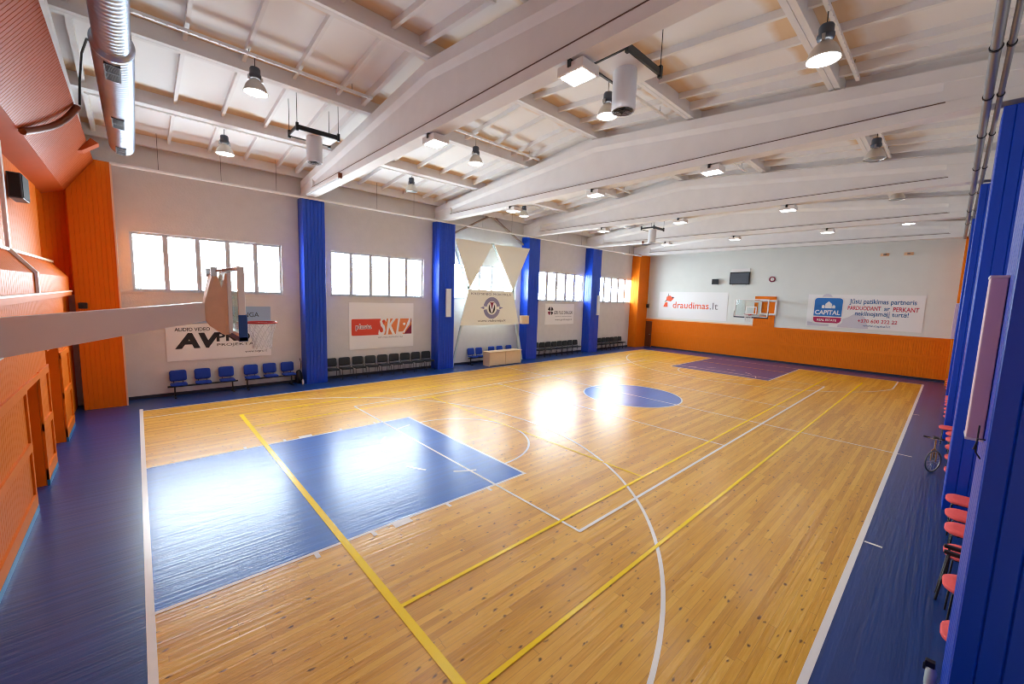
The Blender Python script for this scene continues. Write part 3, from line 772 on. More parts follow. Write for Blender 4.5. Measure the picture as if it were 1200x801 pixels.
# ================================================================== CANVAS AND STRUTS OF THE THIRD BAY
YC = 8.55
def fx(x): return .07+(x-.07)*.986
def fz(z): return 3.63+(z-3.63)*.986
t = thing('strut_frame', 'pale steel zigzag struts standing before the window behind the round crest', 'frame', (14.1, 8.77, 0))
def strut(p, q, r=.05):
    d = Vector((q[0]-p[0], 0, q[1]-p[1])).normalized(); n = Vector((-d.z, 0, d.x))
    L = math.hypot(q[0]-p[0], q[1]-p[1])
    build('strut', MB().prism([(-r, -.03), (r, -.03), (r, .03), (-r, .03)], (p[0]-14.1, .02, p[1]), n, (0, 1, 0), d, L), 'pale_steel', t)
for p, q in (((11.72, 6.0), (12.62, 3.92)), ((12.5, 3.92), (14.12, 6.4)), ((14.16, 6.4), (15.7, 3.92)), ((15.68, 3.92), (16.6, 6.3)), ((12.62, 3.95), (11.66, .0)), ((15.6, 3.95), (16.55, .0)), ((15.72, 3.95), (16.35, .0))): strut(p, q)
def canvas(poly, label, name='fabric_screen'):
    mb = MB().prism([(fx(a)-14.1, fz(z)) for a, z in poly], (14.1, YC, 0), (1, 0, 0), (0, 0, 1), (0, -1, 0), .03)
    return tag(build(name, mb, 'canvas'), label, 'fabric screen', None if 'crest' in label else 'triangular canvases')
canvas([(11.72, 6.42), (14.12, 6.36), (12.66, 4.0)], 'white triangular canvas pointing down, beside the second blue pillar')
canvas([(14.22, 6.36), (16.9, 6.42), (15.66, 4.0)], 'white triangular canvas pointing down, overlapping the third blue pillar')
cv = canvas([(12.6, 3.95), (15.65, 3.92), (16.2, 2.08), (12.07, 2.1)], 'white tapered canvas banner with a round grey crest', 'canvas_banner')
build_each('tie', MB().tube([(12.75, YC, 3.8), (12.68, 8.745, 3.8)], .012, 6).tube([(15.5, YC, 3.8), (15.62, 8.745, 3.8)], .012, 6).tube([(12.15, YC, 2.2), (12.16, 8.745, 2.2)], .012, 6).tube([(15.93, YC, 2.2), (16.0, 8.745, 2.2)], .012, 6), 'pale_steel', cv)
YP = YC-.032
K = .986
U, V = (1, 0, 0), (0, 0, 1)
CX, CZ = .07*(1-K), 3.63*(1-K); UK, VK = (K, 0, 0), (0, 0, K)
flat(ring(14.15, 3.0, .36, .58, .18, PI-.18)+ring(14.15, 3.0, .36, .58, PI+.18, 2*PI-.18), (CX, YP, CZ), UK, VK, 'ink_violet', cv, 'crest_ring')
flat([[(13.35, 3.02), (13.62, 2.92), (13.62, 3.08)], [(14.95, 3.02), (14.68, 3.08), (14.68, 2.92)]], (CX, YP, CZ), UK, VK, 'ink_violet', cv, 'crest_wing')
flat([circ(14.15, 3.0, .23, 24, ry=.3)], (CX, YP, CZ), UK, VK, 'ink', cv, 'crest_shield')
flat([[(13.98, 3.3), (14.32, 3.3), (14.15, 3.02)]], (CX, YP-.001, CZ), UK, VK, 'ink_maroon', cv, 'crest_letter')
flat([[(13.95, 3.26), (14.05, 3.28), (14.15, 2.92), (14.25, 3.28), (14.35, 3.26), (14.19, 2.74), (14.11, 2.74)]], (CX, YP-.002, CZ), UK, VK, 'banner', cv, 'crest_letter')
text_mesh('www.vichemija.lt', (fx(13.2), YP, fz(2.22)), U, V, 1.95, .16, 'ink', cv)
text_mesh('KREPSINIO MOKYKLA', (fx(12.75), YP, fz(3.68)), U, V, 2.75, .11, 'ink_grey', cv)
t = thing('wooden_box', 'light wooden box held up beside the third blue pillar', 'box', (16.31, 8.36, 2.12))
build('case', MB().box(-.25, -.06, 0, .25, .2, .44), 'birch', t, bevel=.01)
build('lid', MB().box(-.26, -.07, .44, .26, .2, .47), 'birch', t, bevel=.005)
pl = MB().tube([(15.9, 8.68, 1.95), (16.0, 8.3, .0)], .035, 8)
tag(build('steel_pole', pl, 'pale_steel'), 'loose pale pole leaning beside the desk', 'pole')

build('bracket', MB().box(.2, .2, .12, .378, .27, .3), 'pale_steel', bpy.data.objects['wooden_box'])
# ================================================================== BANNERS ON THE LEFT WALL
YB = YL-.025
def sheet(name, x0, x1, z0, z1, m, label, y=None, cat='banner'):
    y = y or YL-.002
    mb = MB().box(x0, y-.02, z0, x1, y, z1)
    return tag(build(name, mb, m), label, cat)
bl = sheet('banner', .72, 3.74, 2.40, 2.98, 'banner_blue', 'grey blue banner right under the first window, half hidden by the near backboard')
text_mesh('PALANGA', (2.36, YB, 2.60), U, V, 1.0, .17, 'ink', bl)
av = sheet('banner', .70, 3.72, 1.15, 2.37, 'banner', 'white banner reading AV PRO above the blue benches', YL-.004)
YB2 = YL-.026
text_mesh('AUDIO VIDEO', (.93, YB2, 2.14), U, V, .95, .12, 'ink', av, bold=.012)
text_mesh('AV', (.92, YB2, 1.55), U, V, 1.25, .53, 'ink', av, bold=.05, shear=.12)
text_mesh('PRO', (2.05, YB2, 1.75), U, V, 1.0, .32, 'ink', av, bold=.035)
text_mesh('PROJEKTAI', (2.06, YB2, 1.56), U, V, 1.15, .12, 'ink', av)
text_mesh('www.avpro.lt', (2.88, YB2, 1.28), U, V, .70, .11, 'ink', av)
sk = sheet('banner', 6.66, 9.70, 1.15, 3.18, 'banner', 'white banner with red and orange SKL strip behind the black chairs')
flat([rrect(6.76, 1.75, 8.35, 2.47, .06)], (0, YB, 0), U, V, 'ink_scarlet', sk, 'logo_panel')
flat([[(8.1, 1.75), (9.2, 1.75), (9.6, 2.2), (9.6, 2.47), (8.3, 2.47)]], (0, YB-.001, 0), U, V, 'ink_amber', sk, 'logo_panel')
flat([[(9.2, 1.75), (9.6, 1.75), (9.6, 2.22)], [(9.5, 2.36), (9.6, 2.3), (9.6, 2.47), (9.5, 2.47)]], (0, YB-.001, 0), U, V, 'ink_maroon', sk, 'logo_corner')
flat([[(9.28, 2.02), (9.38, 2.28), (9.48, 2.5), (9.56, 2.44), (9.5, 2.2), (9.3, 1.95), (9.22, 1.78), (9.14, 1.84)], circ(9.22, 2.22, .06)], (0, YB-.004, 0), U, V, 'banner', sk, 'logo_figure')
text_mesh('SKL', (7.95, YB, 1.70), U, V, 1.2, .88, 'banner', sk, bold=.02, shear=.25, n_off=.008)
text_mesh('plasta', (6.93, YB, 1.96), U, V, .72, .30, 'banner', sk, bold=.05, n_off=.006)
text_mesh('plasta', (6.95, YB, 1.985), U, V, .68, .25, 'ink_maroon', sk, n_off=.008)
text_mesh('LIETUVOS KREPSINIO LYGA', (7.95, YB, 1.60), U, V, 1.2, .06, 'ink_grey', sk)
sp = sheet('banner', 18.9, 21.75, 1.95, 3.28, 'banner', 'pale banner with a small round red and black mark above the far black chairs')
c0 = (19.4, 2.82)
flat(ring(c0[0], c0[1], .05, .27, .15, 1.3, 6)+ring(c0[0], c0[1], .05, .27, 1.75, 2.9, 6)+ring(c0[0], c0[1], .05, .27, 4.95, 5.95, 6), (0, YB, 0), U, V, 'ink', sp, 'mark')
flat(ring(c0[0], c0[1], .05, .27, 3.4, 4.5, 6), (0, YB, 0), U, V, 'ink_maroon', sp, 'mark')
text_mesh('GERI PLIUS DRAUGAI', (19.72, YB, 2.60), U, V, 1.85, .22, 'ink_grey', sp, bold=.02)
text_mesh('sporto ir sveikatos klubas', (19.85, YB, 2.42), U, V, 1.65, .08, 'ink_grey', sp)
text_mesh('www.geridraugai.lt', (19.85, YB, 2.18), U, V, 1.7, .13, 'ink', sp)

# banners on the far wall
FU = (0, -1, 0); XS = XF-.02
def fsheet(y0, y1, z0, z1, m, label):
    return tag(build('banner', MB().box(XS, y1, z0, XF-.001, y0, z1), m), label, 'banner')
dr = fsheet(7.55, 2.5, 2.42, 4.40, 'banner', 'white banner with orange lettering, left of the far hoop')
XT = XS-.003
text_mesh('draudimas', (XT, 6.42, 3.18), FU, V, 2.66, .48, 'ink_orange', dr, bold=.006)
text_mesh('.lt', (XT, 3.68, 3.18), FU, V, .56, .48, 'ink_grey', dr)
e = lambda pts: [(a, z) for a, z in pts]
flat([e([(-6.98, 3.02), (-6.62, 3.02), (-6.66, 3.4), (-6.85, 3.35)]), e([(-6.78, 3.5), (-6.4, 3.45), (-6.18, 3.68), (-6.5, 3.9), (-6.75, 3.8)])], (XT, .2, .22), FU, V, 'ink_orange', dr, 'emblem')
flat([e([(-6.34, 3.7), (-6.12, 3.72), (-6.3, 3.82)]), e([(-6.68, 3.84), (-6.6, 3.84), (-6.62, 4.08)]), e([(-6.9, 3.36), (-6.72, 3.5), (-6.8, 3.54)])], (XT-.002, .2, .22), FU, V, 'ink', dr, 'emblem')
cp = fsheet(-2.08, -7.12, 2.44, 4.36, 'banner', 'white banner with a blue and crimson square logo, right of the far hoop')
for pl_ in ([(2.15, 2.48), (3.2, 2.48), (3.2, 2.62), (2.15, 2.72)], [(3.6, 2.47), (5.0, 2.47), (4.8, 3.1), (4.45, 3.4), (4.1, 3.1), (3.7, 2.9)], circ(3.0, 4.15, .25, 16, 0, PI)): flat([pl_], (XT+.002, 0, 0), FU, V, 'ink_pale', cp, 'skyline')
flat([rrect(2.35, 2.62, 3.82, 4.22, .2)], (XT, 0, 0), FU, V, 'white_paint', cp, 'logo_border')
flat([[(2.42, 3.08)]+[(3.75, 3.08)]+[(3.75-.16+.16*math.cos(a), 3.99+.16*math.sin(a)) for a in (0, .4, .8, 1.2, 1.57)]+[(2.58+.16*math.cos(a), 3.99+.16*math.sin(a)) for a in (1.57, 2, 2.4, 2.8, 3.14)]], (XT-.002, 0, 0), FU, V, 'logo_blue', cp, 'logo_top')
flat([[(2.42, 3.02), (2.42, 2.85), (2.48, 2.74), (2.58, 2.69), (3.59, 2.69), (3.69, 2.74), (3.75, 2.85), (3.75, 3.02)]], (XT-.002, 0, 0), FU, V, 'logo_crimson', cp, 'logo_foot')
text_mesh('CAPITAL', (XT-.004, -2.48, 3.17), FU, V, 1.2, .27, 'white_paint', cp, bold=.025)
text_mesh('REAL ESTATE', (XT-.004, -2.62, 2.79), FU, V, .92, .13, 'white_paint', cp, bold=.02)
flat([[(2.94, 3.55), (3.26, 3.55), (3.26, 3.8), (3.10, 3.96), (2.94, 3.8)], [(2.78, 3.55), (2.92, 3.55), (2.92, 3.7), (2.85, 3.75), (2.78, 3.7)], [(3.28, 3.55), (3.42, 3.55), (3.42, 3.7), (3.35, 3.75), (3.28, 3.7)]], (XT-.004, 0, 0), FU, V, 'white_paint', cp, 'logo_house')
text_mesh('J\u016bs\u0173 patikimas partneris', (XT, -4.05, 3.78), FU, V, 2.75, .36, 'ink_blue', cp, bold=.012)
text_mesh('PARDUODANT', (XT, -4.0, 3.50), FU, V, 1.42, .23, 'ink_red', cp, bold=.015)
text_mesh('ar', (XT, -5.55, 3.50), FU, V, .24, .17, 'ink_blue', cp, bold=.012)
text_mesh('PERKANT', (XT, -5.92, 3.48), FU, V, 1.0, .24, 'ink_red', cp, bold=.015)
text_mesh('nekilnojam\u0105j\u012f turt\u0105!', (XT, -4.35, 3.12), FU, V, 2.2, .34, 'ink_blue', cp, bold=.012)
text_mesh('+370 600 222 22', (XT, -4.5, 2.80), FU, V, 1.65, .2, 'ink_red', cp, bold=.012)
text_mesh('www.capital.lt', (XT, -4.75, 2.55), FU, V, 1.15, .16, 'ink_blue', cp)

# things hung on the far wall
t = thing('scoreboard', 'dark grey scoreboard high on the far wall', 'scoreboard', (XF, 1.87, 4.95))
build('case', MB().box(-.12, -.62, 0, -.01, .62, .82), 'black', t, bevel=.01)
build('display', MB().box(-.135, -.56, .06, -.12, .56, .76), 'grey_plastic', t)
build('header', MB().box(-.10, -.6, .84, -.01, .55, 1.05), 'white_paint', t); build_each('foot', MB().box(-.08, -.45, -.06, -.03, -.4, 0).box(-.08, .4, -.06, -.03, .45, 0), 'alu', t)
t = thing('wall_speaker', 'small dark loudspeaker on the far wall beside the scoreboard', 'speaker', (XF, 3.42, 4.95))
build('case', MB().box(-.22, -.2, 0, -.04, .2, .38), 'grey_plastic', t, bevel=.01); build('grille', MB().box(-.23, -.17, .03, -.22, .17, .35), 'skin_speaker', t); build('bracket', MB().box(-.05, -.05, .1, 0, .05, .3), 'black', t)
t = thing('wall_clock', 'small round red rimmed clock on the far wall', 'clock', (XF, -.05, 5.28))
build('rim', MB().lathe([(.17, -.005), (.18, -.06), (.12, -.07), (.11, -.04)], (0, 0, 0), 24, axis='x', cap=False), 'ink_maroon', t)
build('dial', MB().lathe([(0, -.04), (.13, -.035)], (0, 0, 0), 24, axis='x'), 'white_paint', t)
build('hand', MB().box(-.05, -.008, 0, -.042, .008, .08).box(-.05, -.06, -.008, -.042, 0, .008), 'black', t)
for y, s in ((-5.29, 'left'), (-6.23, 'right')):
    t = thing('wall_bracket', 'small metal bracket high on the far wall, the %s one of two' % s, 'bracket', (XF, y, 6.55), 0, 'brackets high on the far wall')
    build('plate', MB().box(-.02, -.18, -.08, 0, .18, .08), 'cream_trim', t); build('stub', MB().box(-.12, -.05, -.05, -.02, .05, .05), 'tan_brace', t)
mb = MB().box(29.1, 8.3, 3.05, 29.3, 8.55, 3.3)
t = thing('wall_speaker', 'tiny dark sensor box on the orange corner column at the far end', 'sensor', (XF-.1, 8.5, 3.1)); build('case', MB().box(-.1, -.14, 0, .08, .04, .3), 'dark', t, bevel=.02); build('lens', MB().lathe([(.05, -.12), (.05, -.1)], (0, -.05, .15), 12, axis='x'), 'black', t)

# pale boxes on the pillars
bx_first = []
for x0, yf, s, lab in ((11.08, 8.6, -1, 'pale upright lighting box on the second blue pillar of the window side'), (23.42, 8.6, -1, 'pale upright lighting box on the fourth blue pillar of the window side'),
                       (5.14, -8.4, 1, 'big pinkish upright box on the nearest pillar at the right'), (23.2, -8.26, 1, 'small pale upright box on a far pillar at the right')):
    t = thing('wall_light', lab, 'wall light', (x0, yf, 2.58), 0, 'upright boxes on the pillars')
    build('cover', MB().box(0, s*.004, .0, .27, s*.1, 1.32), 'lilac_pvc' if yf < 0 else 'white_pvc', t, bevel=.006)
    build_each('end_cap', MB().box(-.004, 0, 1.32, .274, s*.104, 1.34).box(-.004, 0, -.02, .274, s*.104, 0), 'white_paint', t)
mb = MB().tube([(4.95, -8.40, 2.62), (4.95, -8.36, 2.62), (5.0, -8.35, 2.52), (5.1, -8.35, 2.5)], .006, 6).tube([(5.0, -8.39, 2.45), (5.0, -8.36, 2.5), (5.0, -8.36, 2.72)], .006, 6)
tag(build('hook', mb, 'black'), 'thin black wire hook on the nearest right hand pillar beside the pinkish box', 'hook')

# near wall: speaker and corner sensor
t = thing('wall_speaker', 'black loudspeaker on the orange gallery wall above the near hoop arm', 'speaker', (XU+.02, 4.1, 5.15))
build('case', MB().box(.04, -.35, 0, .22, .3, .46), 'grey_plastic', t, bevel=.01); build_each('grille', MB().box(.06, -.36, .02, .2, -.35, .44).box(.22, -.33, .02, .23, .28, .44), 'skin_speaker', t); build('bracket', MB().box(0, -.04, .15, .05, .04, .3), 'black', t)
t = thing('wall_sensor', 'small black camera box low on the orange corner column', 'sensor', (-1.05, 8.49, 2.92)); build('case', MB().box(-.09, -.12, 0, .09, 0, .17), 'dark', t, bevel=.015); build('lens', MB().lathe([(.035, -.135), (.035, -.12)], (0, 0, .08), 12, axis='y'), 'black', t)

# ================================================================== HOOPS
def hoop(loc, rotz, label, arm, pad, far=False):
    """board front faces local +x at x=0; arm runs back to x=-arm"""
    t = thing('basketball_hoop', label, 'basketball hoop', loc, rotz)
    H0, H1, W = 2.9, 3.95, .9
    fr = MB()
    fr.box(-.09, -W, H0, 0, -W+.05, H1); fr.box(-.09, W-.05, H0, 0, W, H1); fr.box(-.09, -W+.05, H0, 0, W-.05, H0+.05); fr.box(-.09, -W+.05, H1-.05, 0, W-.05, H1)
    build('board_frame', fr, 'white_paint', t, bevel=.004)
    bo = build('backboard', MB().box(-.05, -W+.05, H0+.05, -.035, W-.05, H1-.05), 'board_glass', t)
    sq = MB()
    for x in (-.034,):
        sq.box(x, -.295, 3.05, x+.002, .295, 3.10); sq.box(x, -.295, 3.45, x+.002, .295, 3.5); sq.box(x, -.295, 3.1, x+.002, -.245, 3.45); sq.box(x, .245, 3.1, x+.002, .295, 3.45)
    build('target_square', sq, 'white_paint', bo)
    pd = MB().box(-.1, -W-.015, H0-.07, .015, W+.015, H0-.0)
    for s in (-1, 1): pd.box(-.1, s*(W+.015), H0-.07, .015, s*(W-.0), H0+.33)
    build_each('edge_pad', pd, pad, t, bevel=.012)
    rm = MB().tube([(.375+.225*math.cos(2*PI*i/32), .225*math.sin(2*PI*i/32), 3.05) for i in range(32)], .015, 8, closed=True)
    rm.box(-.0, -.09, 2.95, .02, .09, 3.07); rm.prism([(0, 0), (.155, 0), (.155, -.015), (0, -.09)], (.01, -.08, 3.05), (1, 0, 0), (0, 0, 1), (0, 1, 0), .02); rm.prism([(0, 0), (.155, 0), (.155, -.015), (0, -.09)], (.01, .06, 3.05), (1, 0, 0), (0, 0, 1), (0, 1, 0), .02)
    rm.box(0, -.08, 3.045, .16, .08, 3.057)
    rim = build('rim', rm, 'rim_red', t)
    nt_ = MB(); N = 12; lv = [(.225, 3.04), (.195, 2.95), (.17, 2.86), (.15, 2.77), (.14, 2.68), (.145, 2.6)]
    for k in range(N):
        for s in (0, 1):
            pts = []
            for j, (r, z) in enumerate(lv):
                off = (j % 2)*.5 if s == 0 else ((j+1) % 2)*.5-.5 if False else -(j % 2)*.5
                a = 2*PI*(k+off)/N; pts.append((.375+r*math.cos(a), r*math.sin(a), z))
            nt_.tube(pts, .007, 4, cap=False)
    build('net', nt_, 'net', rim)
    mt = MB().box(-.15, -.42, 2.92, -.10, .42, 3.02).box(-.15, -.42, 3.75, -.10, .42, 3.87).box(-.15, -.42, 3.02, -.10, -.34, 3.75).box(-.15, .34, 3.02, -.10, .42, 3.75)
    build('mounting_frame', mt, 'white_paint', t)
    if far:
        wf_ = MB(); X0 = -arm
        for a in ((-.48, 2.98, .48, 3.1), (-.48, 3.84, .48, 3.96), (-.48, 3.1, -.38, 3.84), (.38, 3.1, .48, 3.84)): wf_.box(X0, a[0], a[1], X0+.06, a[2], a[3])
        build('wall_frame', wf_, 'white_paint', t)
        for y_ in (-.4, .4):
            for z_ in (3.02, 3.88): build('support_tube', MB().tube([(X0+.06, y_, z_), (-.13, y_*.9, z_-.06 if z_ > 3.5 else z_-.04)], .022, 8), 'white_paint', t)
        return t
    # back bracket flaring from the arm end to the board
    bk = MB(); xa = -.42
    for s in (-1, 1):
        P = [(xa, s*.13, 3.14), (xa, s*.13, 3.38), (xa+.1, s*.26, 3.82), (xa+.16, s*.28, 3.84), (xa+.21, s*.29, 3.62), (-.16, s*.34, 3.85), (-.12, s*.36, 3.85), (-.12, s*.36, 2.9), (-.2, s*.33, 2.88), (xa+.08, s*.2, 3.0)]
        q = [Vector(p) for p in P]; o2 = [Vector((p[0], p[1]-s*.012, p[2])) for p in P]; k = len(P)
        bk.add(q+o2, [tuple(range(k)), tuple(range(k, 2*k))]+[(i, (i+1) % k, (i+1) % k+k, i+k) for i in range(k)])
    for (xq, za, zb, ya) in ((xa, 3.14, 3.38, .13),): bk.box(xq-.012, -ya, za, xq+.0, ya, zb)
    bk.add([(xa, -.13, 3.14), (xa, .13, 3.14), (xa+.08, .2, 3.0), (xa+.08, -.2, 3.0)], [(0, 1, 2, 3)])
    bk.add([(xa+.08, -.2, 3.0), (xa+.08, .2, 3.0), (-.2, .33, 2.88), (-.2, -.33, 2.88)], [(0, 1, 2, 3)])
    bk.add([(xa, -.13, 3.38), (xa, .13, 3.38), (xa+.1, .26, 3.82), (xa+.1, -.26, 3.82)], [(0, 1, 2, 3)])
    build('bracket', bk, 'cream_steel', t)
    rd = MB()
    for s in (-.5, .5): rd.tube([(xa+.12, s*.6, 3.88), (-.05, s, 3.93)], .016, 8); rd.box(xa+.08, s*.6-.03, 3.8, xa+.16, s*.6+.03, 3.94)
    rd.tube([(xa+.12, -.3, 3.84), (xa+.12, .3, 3.84)], .016, 8)
    build_each('tie_rod', rd, 'alu', t)
    am = MB(); k = .15
    A_ = [(-arm, -k, 2.66), (-arm, k, 2.66), (-arm, k, 3.16), (-arm, -k, 3.16)]; B_ = [(xa, -k, 3.10), (xa, k, 3.10), (xa, k, 3.385), (xa, -k, 3.385)]
    am.add(A_+B_, [(0, 1, 2, 3), (4, 7, 6, 5), (0, 4, 5, 1), (1, 5, 6, 2), (2, 6, 7, 3), (3, 7, 4, 0)])
    build('support_arm', am, 'white_paint', t)
    build('wall_plate', MB().box(-arm-.02, -.2, 2.62, -arm, .2, 3.2), 'white_paint', t)
    return t
hoop((1.27, 0, 0), 0, 'near basketball hoop with blue padded edge on a thick white arm', 1.27-XN-.035, 'pad_blue')
hoop((26.8, 0, 0), PI, 'far basketball hoop with clear glass board before the far orange panel', XF-.075-26.8, 'pad_navy', True)

# ================================================================== SEATING
def cushion(mb, w, d, h, y0, z0, r=.06, puff=.012):
    """upholstered pad: rounded plan, puffed top; x centred, y from y0 to y0+d"""
    p = rrect(-w/2, y0, w/2, y0+d, r, 4); k = len(p); cy = y0+d/2
    def rg(sc_, z): return [(x*sc_, cy+(y-cy)*sc_, z) for x, y in p]
    R = rg(.96, z0)+rg(1, z0+h*.25)+rg(1, z0+h*.7)+rg(.93, z0+h)+rg(.6, z0+h+puff)
    fs = [(i*k+j, i*k+(j+1) % k, (i+1)*k+(j+1) % k, (i+1)*k+j) for i in range(4) for j in range(k)]
    mb.add(R, fs, 0, True); mb.add(R[:k], [tuple(range(k))[::-1]]); mb.add(R[4*k:], [tuple(range(k))], 0, True)
    return mb
def backpad(mb, w, h, z0, y, t=.045, curve=.035, lean=.05):
    """curved backrest: front at -y side"""
    p = rrect(-w/2, 0, w/2, h, .07, 4); k = len(p)
    def pt(a, b, sc_, off): 
        a2 = a*sc_; b2 = h/2+(b-h/2)*sc_
        return (a2, y+off+b2*lean/h-curve*(a2/(w/2))**2, z0+b2)
    R = [pt(a, b, .55, -.012) for a, b in p]+[pt(a, b, .93, 0) for a, b in p]+[pt(a, b, 1, t*.4) for a, b in p]+[pt(a, b, .95, t) for a, b in p]
    mb.add(R, [(i*k+j, i*k+(j+1) % k, (i+1)*k+(j+1) % k, (i+1)*k+j) for i in range(3) for j in range(k)], 0, True)
    mb.add(R[:k], [tuple(range(k))], 0, True); mb.add(R[3*k:], [tuple(range(k))[::-1]], 0, True)
    return mb
def chair(name, label, seat_m, frame_m, group, r=.06, ins=0):
    t = thing(name, label, 'chair', (0, 0, 0), 0, group)
    build('seat', cushion(MB(), .47, .44, .05, -.22, .42, r), seat_m, t)
    build('backrest', backpad(MB(), .48, .34, .53, .21), seat_m, t)
    for s in (-1, 1):
        build('leg', MB().tube([(s*(.235-ins*.6), -.24+ins, 0), (s*(.225-ins*.5), -.19+ins*.6, .40), (s*.22, -.16+ins, .425), (s*.22, .1, .425)], .011, 7), frame_m, t)
        build('leg', MB().tube([(s*.235, .27, 0), (s*.23, .19, .40), (s*.225, .2, .46), (s*.215, .25, .60), (s*.2, .285, .8)], .011, 7), frame_m, t)
    build('crossbar', MB().tube([(-.225, -.165+ins, .415), (.225, -.165+ins, .415)], .01, 6), frame_m, t)
    return t
NTH = ['first', 'second', 'third', 'fourth', 'fifth', 'sixth', 'seventh', 'eighth', 'ninth', 'tenth']
bc = None
rows = [([5.83+.56*i for i in range(9)], 8.86, 'black chairs under the SKL banner', '%s black chair from the nearest pillar, under the SKL banner'),
        ([18.1+.54*i for i in range(8)], 8.86, 'black chairs under the pale marked banner', '%s black chair from the third blue pillar, in the row under the pale banner'),
        ([24.15+.53*i for i in range(7)], 8.86, 'black chairs by the far orange column', '%s black chair from the fourth blue pillar, in the row ending by the orange column')]
for xs_, y, grp, lab in rows:
    for i, x in enumerate(xs_):
        L_ = lab % NTH[i]; rz = random.uniform(-.04, .04)
        if bc is None:
            bc = chair('stacking_chair', L_, 'black_fabric', 'black', grp); bc.location = (x, y, 0); bc.rotation_euler = (0, 0, rz)
        else: dup(bc, (x, y+random.uniform(-.02, .02), 0), rz, L_, grp)
# red chairs down the right side
rc = None
RED = [([5.87, 6.96, 7.9, 8.75, 9.39, 10.15], -8.38, 'red chairs between the two nearest right pillars', '%s red padded chair counted from the nearest right hand pillar'),
       ([11.95, 12.98, 13.95, 14.8, 15.5, 16.2], -8.34, 'red chairs by the bicycle', '%s red padded chair from the second right hand pillar, beside the bicycle'),
       ([17.95, 18.7, 19.35, 20.2, 20.85, 21.45, 22.1], -8.27, 'red chairs past the third right pillar', '%s red padded chair past the third right hand pillar'),
       ([24.5, 25.3, 26.1, 27.0, 27.8], -8.25, 'red chairs nearest the far wall on the right', '%s red padded chair past the fourth right hand pillar, toward the far wall')]
for xs_, yf, grp, lab in RED:
    for i, x in enumerate(xs_):
        L_ = lab % NTH[i]; y = yf-.20
        if rc is None:
            rc = chair('padded_chair', L_, 'red_fabric', 'black', grp, .17, .09); rc.location = (x, y, 0); rc.rotation_euler = (0, 0, PI)
        else: dup(rc, (x, y+(.14 if (grp == 'red chairs by the bicycle' and i == 5) else 0), 0), PI+random.uniform(-.05, .05), L_, grp)
# folded black chairs left between the red ones
fc = thing('folded_chair', 'folded black chair, nearer one of two between red chairs by the nearest right pillar', 'chair', (7.34, -8.62, 0), 0, 'folded black chairs')
build('frame', MB().tube([(-.05, .28, 0), (-.02, .22, .62), (.0, -.2, .64), (.02, -.26, 0)], .014, 7), 'black', fc)
build('arm_pad', MB().box(-.03, -.22, .62, .03, .27, .66), 'black', fc, bevel=.01); build('back_panel', MB().box(-.02, -.24, .66, .02, -.2, .9), 'black_fabric', fc)
dup(fc, (7.53, -8.62, 0), .03, 'folded black chair, farther one of two between red chairs by the nearest right pillar')

# beam benches
def bench(label, xs_, ends, legs, y=8.93, loc=None):
    t = thing('beam_bench', label, 'bench', (xs_[0], y, 0), 0, 'blue beam benches')
    x0 = xs_[0]
    build('beam', MB().box(ends[0]-x0, -.03, .33, ends[1]-x0, .03, .38), 'black', t)
    for lx in legs: build('leg', MB().box(lx-x0-.02, -.02, .03, lx-x0+.02, .02, .34).box(lx-x0-.025, -.25, 0, lx-x0+.025, .24, .035), 'black', t)
    for x in xs_:
        build('seat', cushion(MB(), .44, .42, .05, -.24, .40, .07).add([], []), 'blue_fabric', t, loc=(x-x0, 0, 0))
        build('backrest', backpad(MB(), .45, .36, .50, .17), 'blue_fabric', t, loc=(x-x0, 0, 0))
        build('seat_support', MB().box(-.03, -.15, .37, .03, .2, .405).tube([(-.12, .2, .39), (-.12, .225, .6)], .01, 6).tube([(.12, .2, .39), (.12, .225, .6)], .01, 6), 'black', t, loc=(x-x0, 0, 0))
    return t
bench('blue three seat bench under the AV PRO banner, nearest the orange column', [.95, 1.60, 2.27], (.66, 2.58), (.84, 2.42))
bench('blue three seat bench under the AV PRO banner, nearest the first blue pillar', [3.02, 3.62, 4.22], (2.8, 4.44), (2.86, 4.32))
bench('blue bench below the crested canvas, left of and behind the desk', [12.98, 13.52], (12.7, 14.05), (12.85, 13.9), 8.82)
bench('blue bench standing behind the light wooden desk', [14.42, 15.02, 15.72], (14.15, 16.0), (14.3, 15.85), 8.85)
# desk
t = thing('desk', 'light wooden two door desk before the blue bench, at the court edge', 'desk', (14.45, 8.1, 0))
build('top', MB().box(-1.16, -.3, .72, 1.16, .3, .75), 'birch', t, bevel=.005)
for x in (-1.12, 1.10): build('side_panel', MB().box(x, -.24, 0, x+.025, .28, .72), 'birch', t)
for x0, x1 in ((-1.09, -.02), (.0, 1.1)): build('front_panel', MB().box(x0, -.25, .03, x1, -.22, .72), 'birch', t, bevel=.004)
build('plinth', MB().box(-1.09, -.2, 0, 1.09, .26, .03), 'dark', t)

# bag, bottle
t = thing('backpack', 'dark backpack slumped in the corner against the nearest blue pillar', 'bag', (4.61, 9.05, 0))
build('body', MB().lathe([(.08, 0), (.135, .06), (.14, .22), (.12, .38), (.08, .48), (.02, .52)], (0, 0, 0), 14), 'dark', t)
build('pocket', MB().lathe([(.05, .04), (.08, .1), (.08, .2), (.04, .28)], (.02, -.09, 0), 12), 'black', t)
build('strap', MB().tube([(.05, 0, .48), (.1, .08, .62), (.12, .14, .8), (.08, .16, .95)], .014, 6), 'dark', t)
t = thing('water_bottle', 'small white bottle on the floor beside the dark backpack', 'bottle', (4.66, 8.72, 0))
build('body', MB().lathe([(.035, 0), (.037, .02), (.037, .15), (.018, .19), (.016, .21)], (0, 0, 0), 14), 'white_pvc', t); build('cap', MB().lathe([(.02, .205), (.02, .235)], (0, 0, 0), 12), 'ink_blue', t)
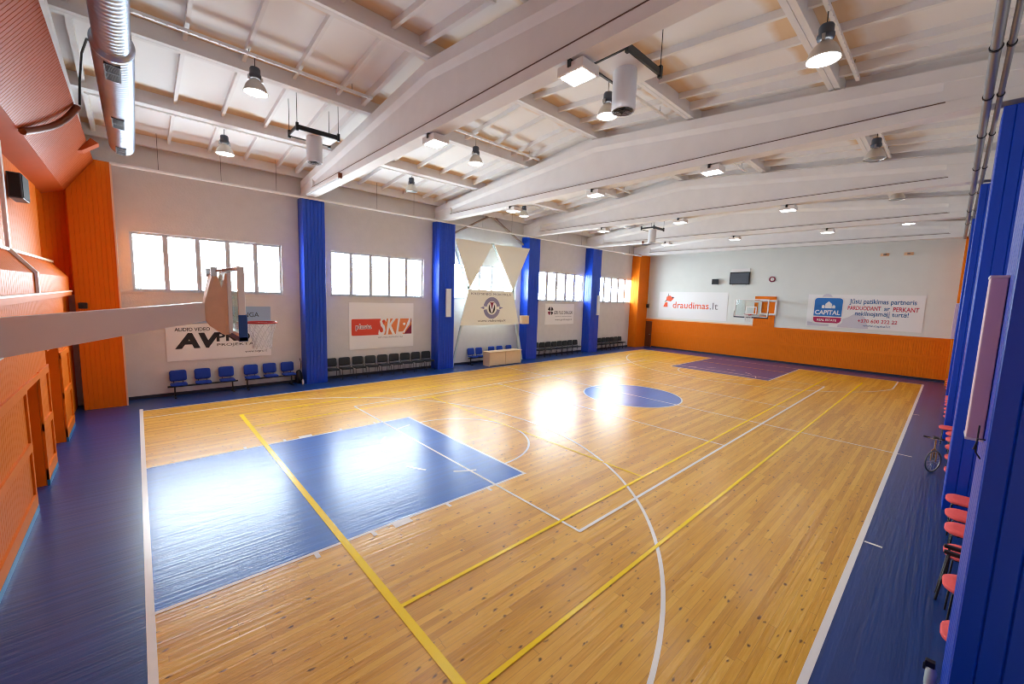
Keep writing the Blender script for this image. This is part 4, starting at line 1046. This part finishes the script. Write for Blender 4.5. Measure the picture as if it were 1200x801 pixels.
t = thing('spray_bottle', 'small bottle with black top on the blue floor by the nearest right pillar', 'bottle', (5.54, -8.335, 0))
build('body', MB().lathe([(.04, 0), (.043, .02), (.043, .16), (.02, .2)], (0, 0, 0), 14), 'pale_steel', t); build('trigger', MB().box(-.03, -.02, .2, .03, .05, .26).box(-.01, .04, .15, .01, .06, .22), 'black', t, bevel=.006)

# bicycle among the red chairs
t = thing('bicycle', 'tan framed bicycle parked among the red chairs past the second right pillar', 'bicycle', (13.45, -8.16, 0)); t.scale = (.8, .8, .8)
def wheel(x, y=0, al=0):
    ca, sa = math.cos(al), math.sin(al)
    wm = MB().tube([(x+.3*ca*math.cos(2*PI*i/36), y+.3*sa*math.cos(2*PI*i/36), .32+.3*math.sin(2*PI*i/36)) for i in range(36)], .018, 6, closed=True)
    wo = build('wheel', wm, 'grey_plastic', t)
    rmm = MB().tube([(x+.275*ca*math.cos(2*PI*i/36), y+.275*sa*math.cos(2*PI*i/36), .32+.275*math.sin(2*PI*i/36)) for i in range(36)], .009, 5, closed=True)
    for k in range(14):
        a = 2*PI*k/14; rmm.tube([(x, y, .32), (x+.272*ca*math.cos(a), y+.272*sa*math.cos(a), .32+.272*math.sin(a))], .002, 4)
    rmm.lathe([(.025, -.03), (.025, .03)], (x, y, .32), 10, axis='y'); build('rim', rmm, 'alu', wo)
wheel(-.5, 0, -.5); wheel(.5)
build('frame', MB().tube([(-.36, 0, .78), (.1, 0, .72)], .02, 8).tube([(-.34, 0, .66), (.02, 0, .3)], .022, 8).tube([(.02, 0, .3), (.12, 0, .82)], .018, 8).tube([(.02, 0, .3), (.5, 0, .32)], .012, 6).tube([(.1, 0, .72), (.5, 0, .32)], .012, 6), 'bike_tan', t)
build('fork', MB().tube([(-.37, 0, .9), (-.36, 0, .66), (-.4, .05, .6), (-.5, .05, .32)], .016, 7).tube([(-.36, 0, .66), (-.4, -.05, .6), (-.5, -.05, .32)], .014, 7), 'bike_tan', t)
hb = build('handlebar', MB().tube([(-.36, -.16, .95), (-.4, -.07, .93), (-.4, .07, .93), (-.36, .22, .95)], .012, 8), 'alu', t)
build('grip', MB().tube([(-.37, .11, .945), (-.35, .25, .955)], .026, 8), 'black', hb); build('grip', MB().tube([(-.375, -.07, .94), (-.36, -.165, .952)], .026, 8), 'black', hb)
build('saddle', cushion(MB(), .14, .26, .05, -.13, 0, .05), 'black', t, loc=(.13, 0, .84)).rotation_euler = (0, 0, PI/2)
build('crank', MB().lathe([(.09, -.03), (.09, -.025)], (.02, 0, .3), 20, axis='y').tube([(.02, -.05, .3), (.16, -.06, .24)], .01, 6).tube([(.02, .05, .3), (-.12, .06, .36)], .01, 6), 'black', t)
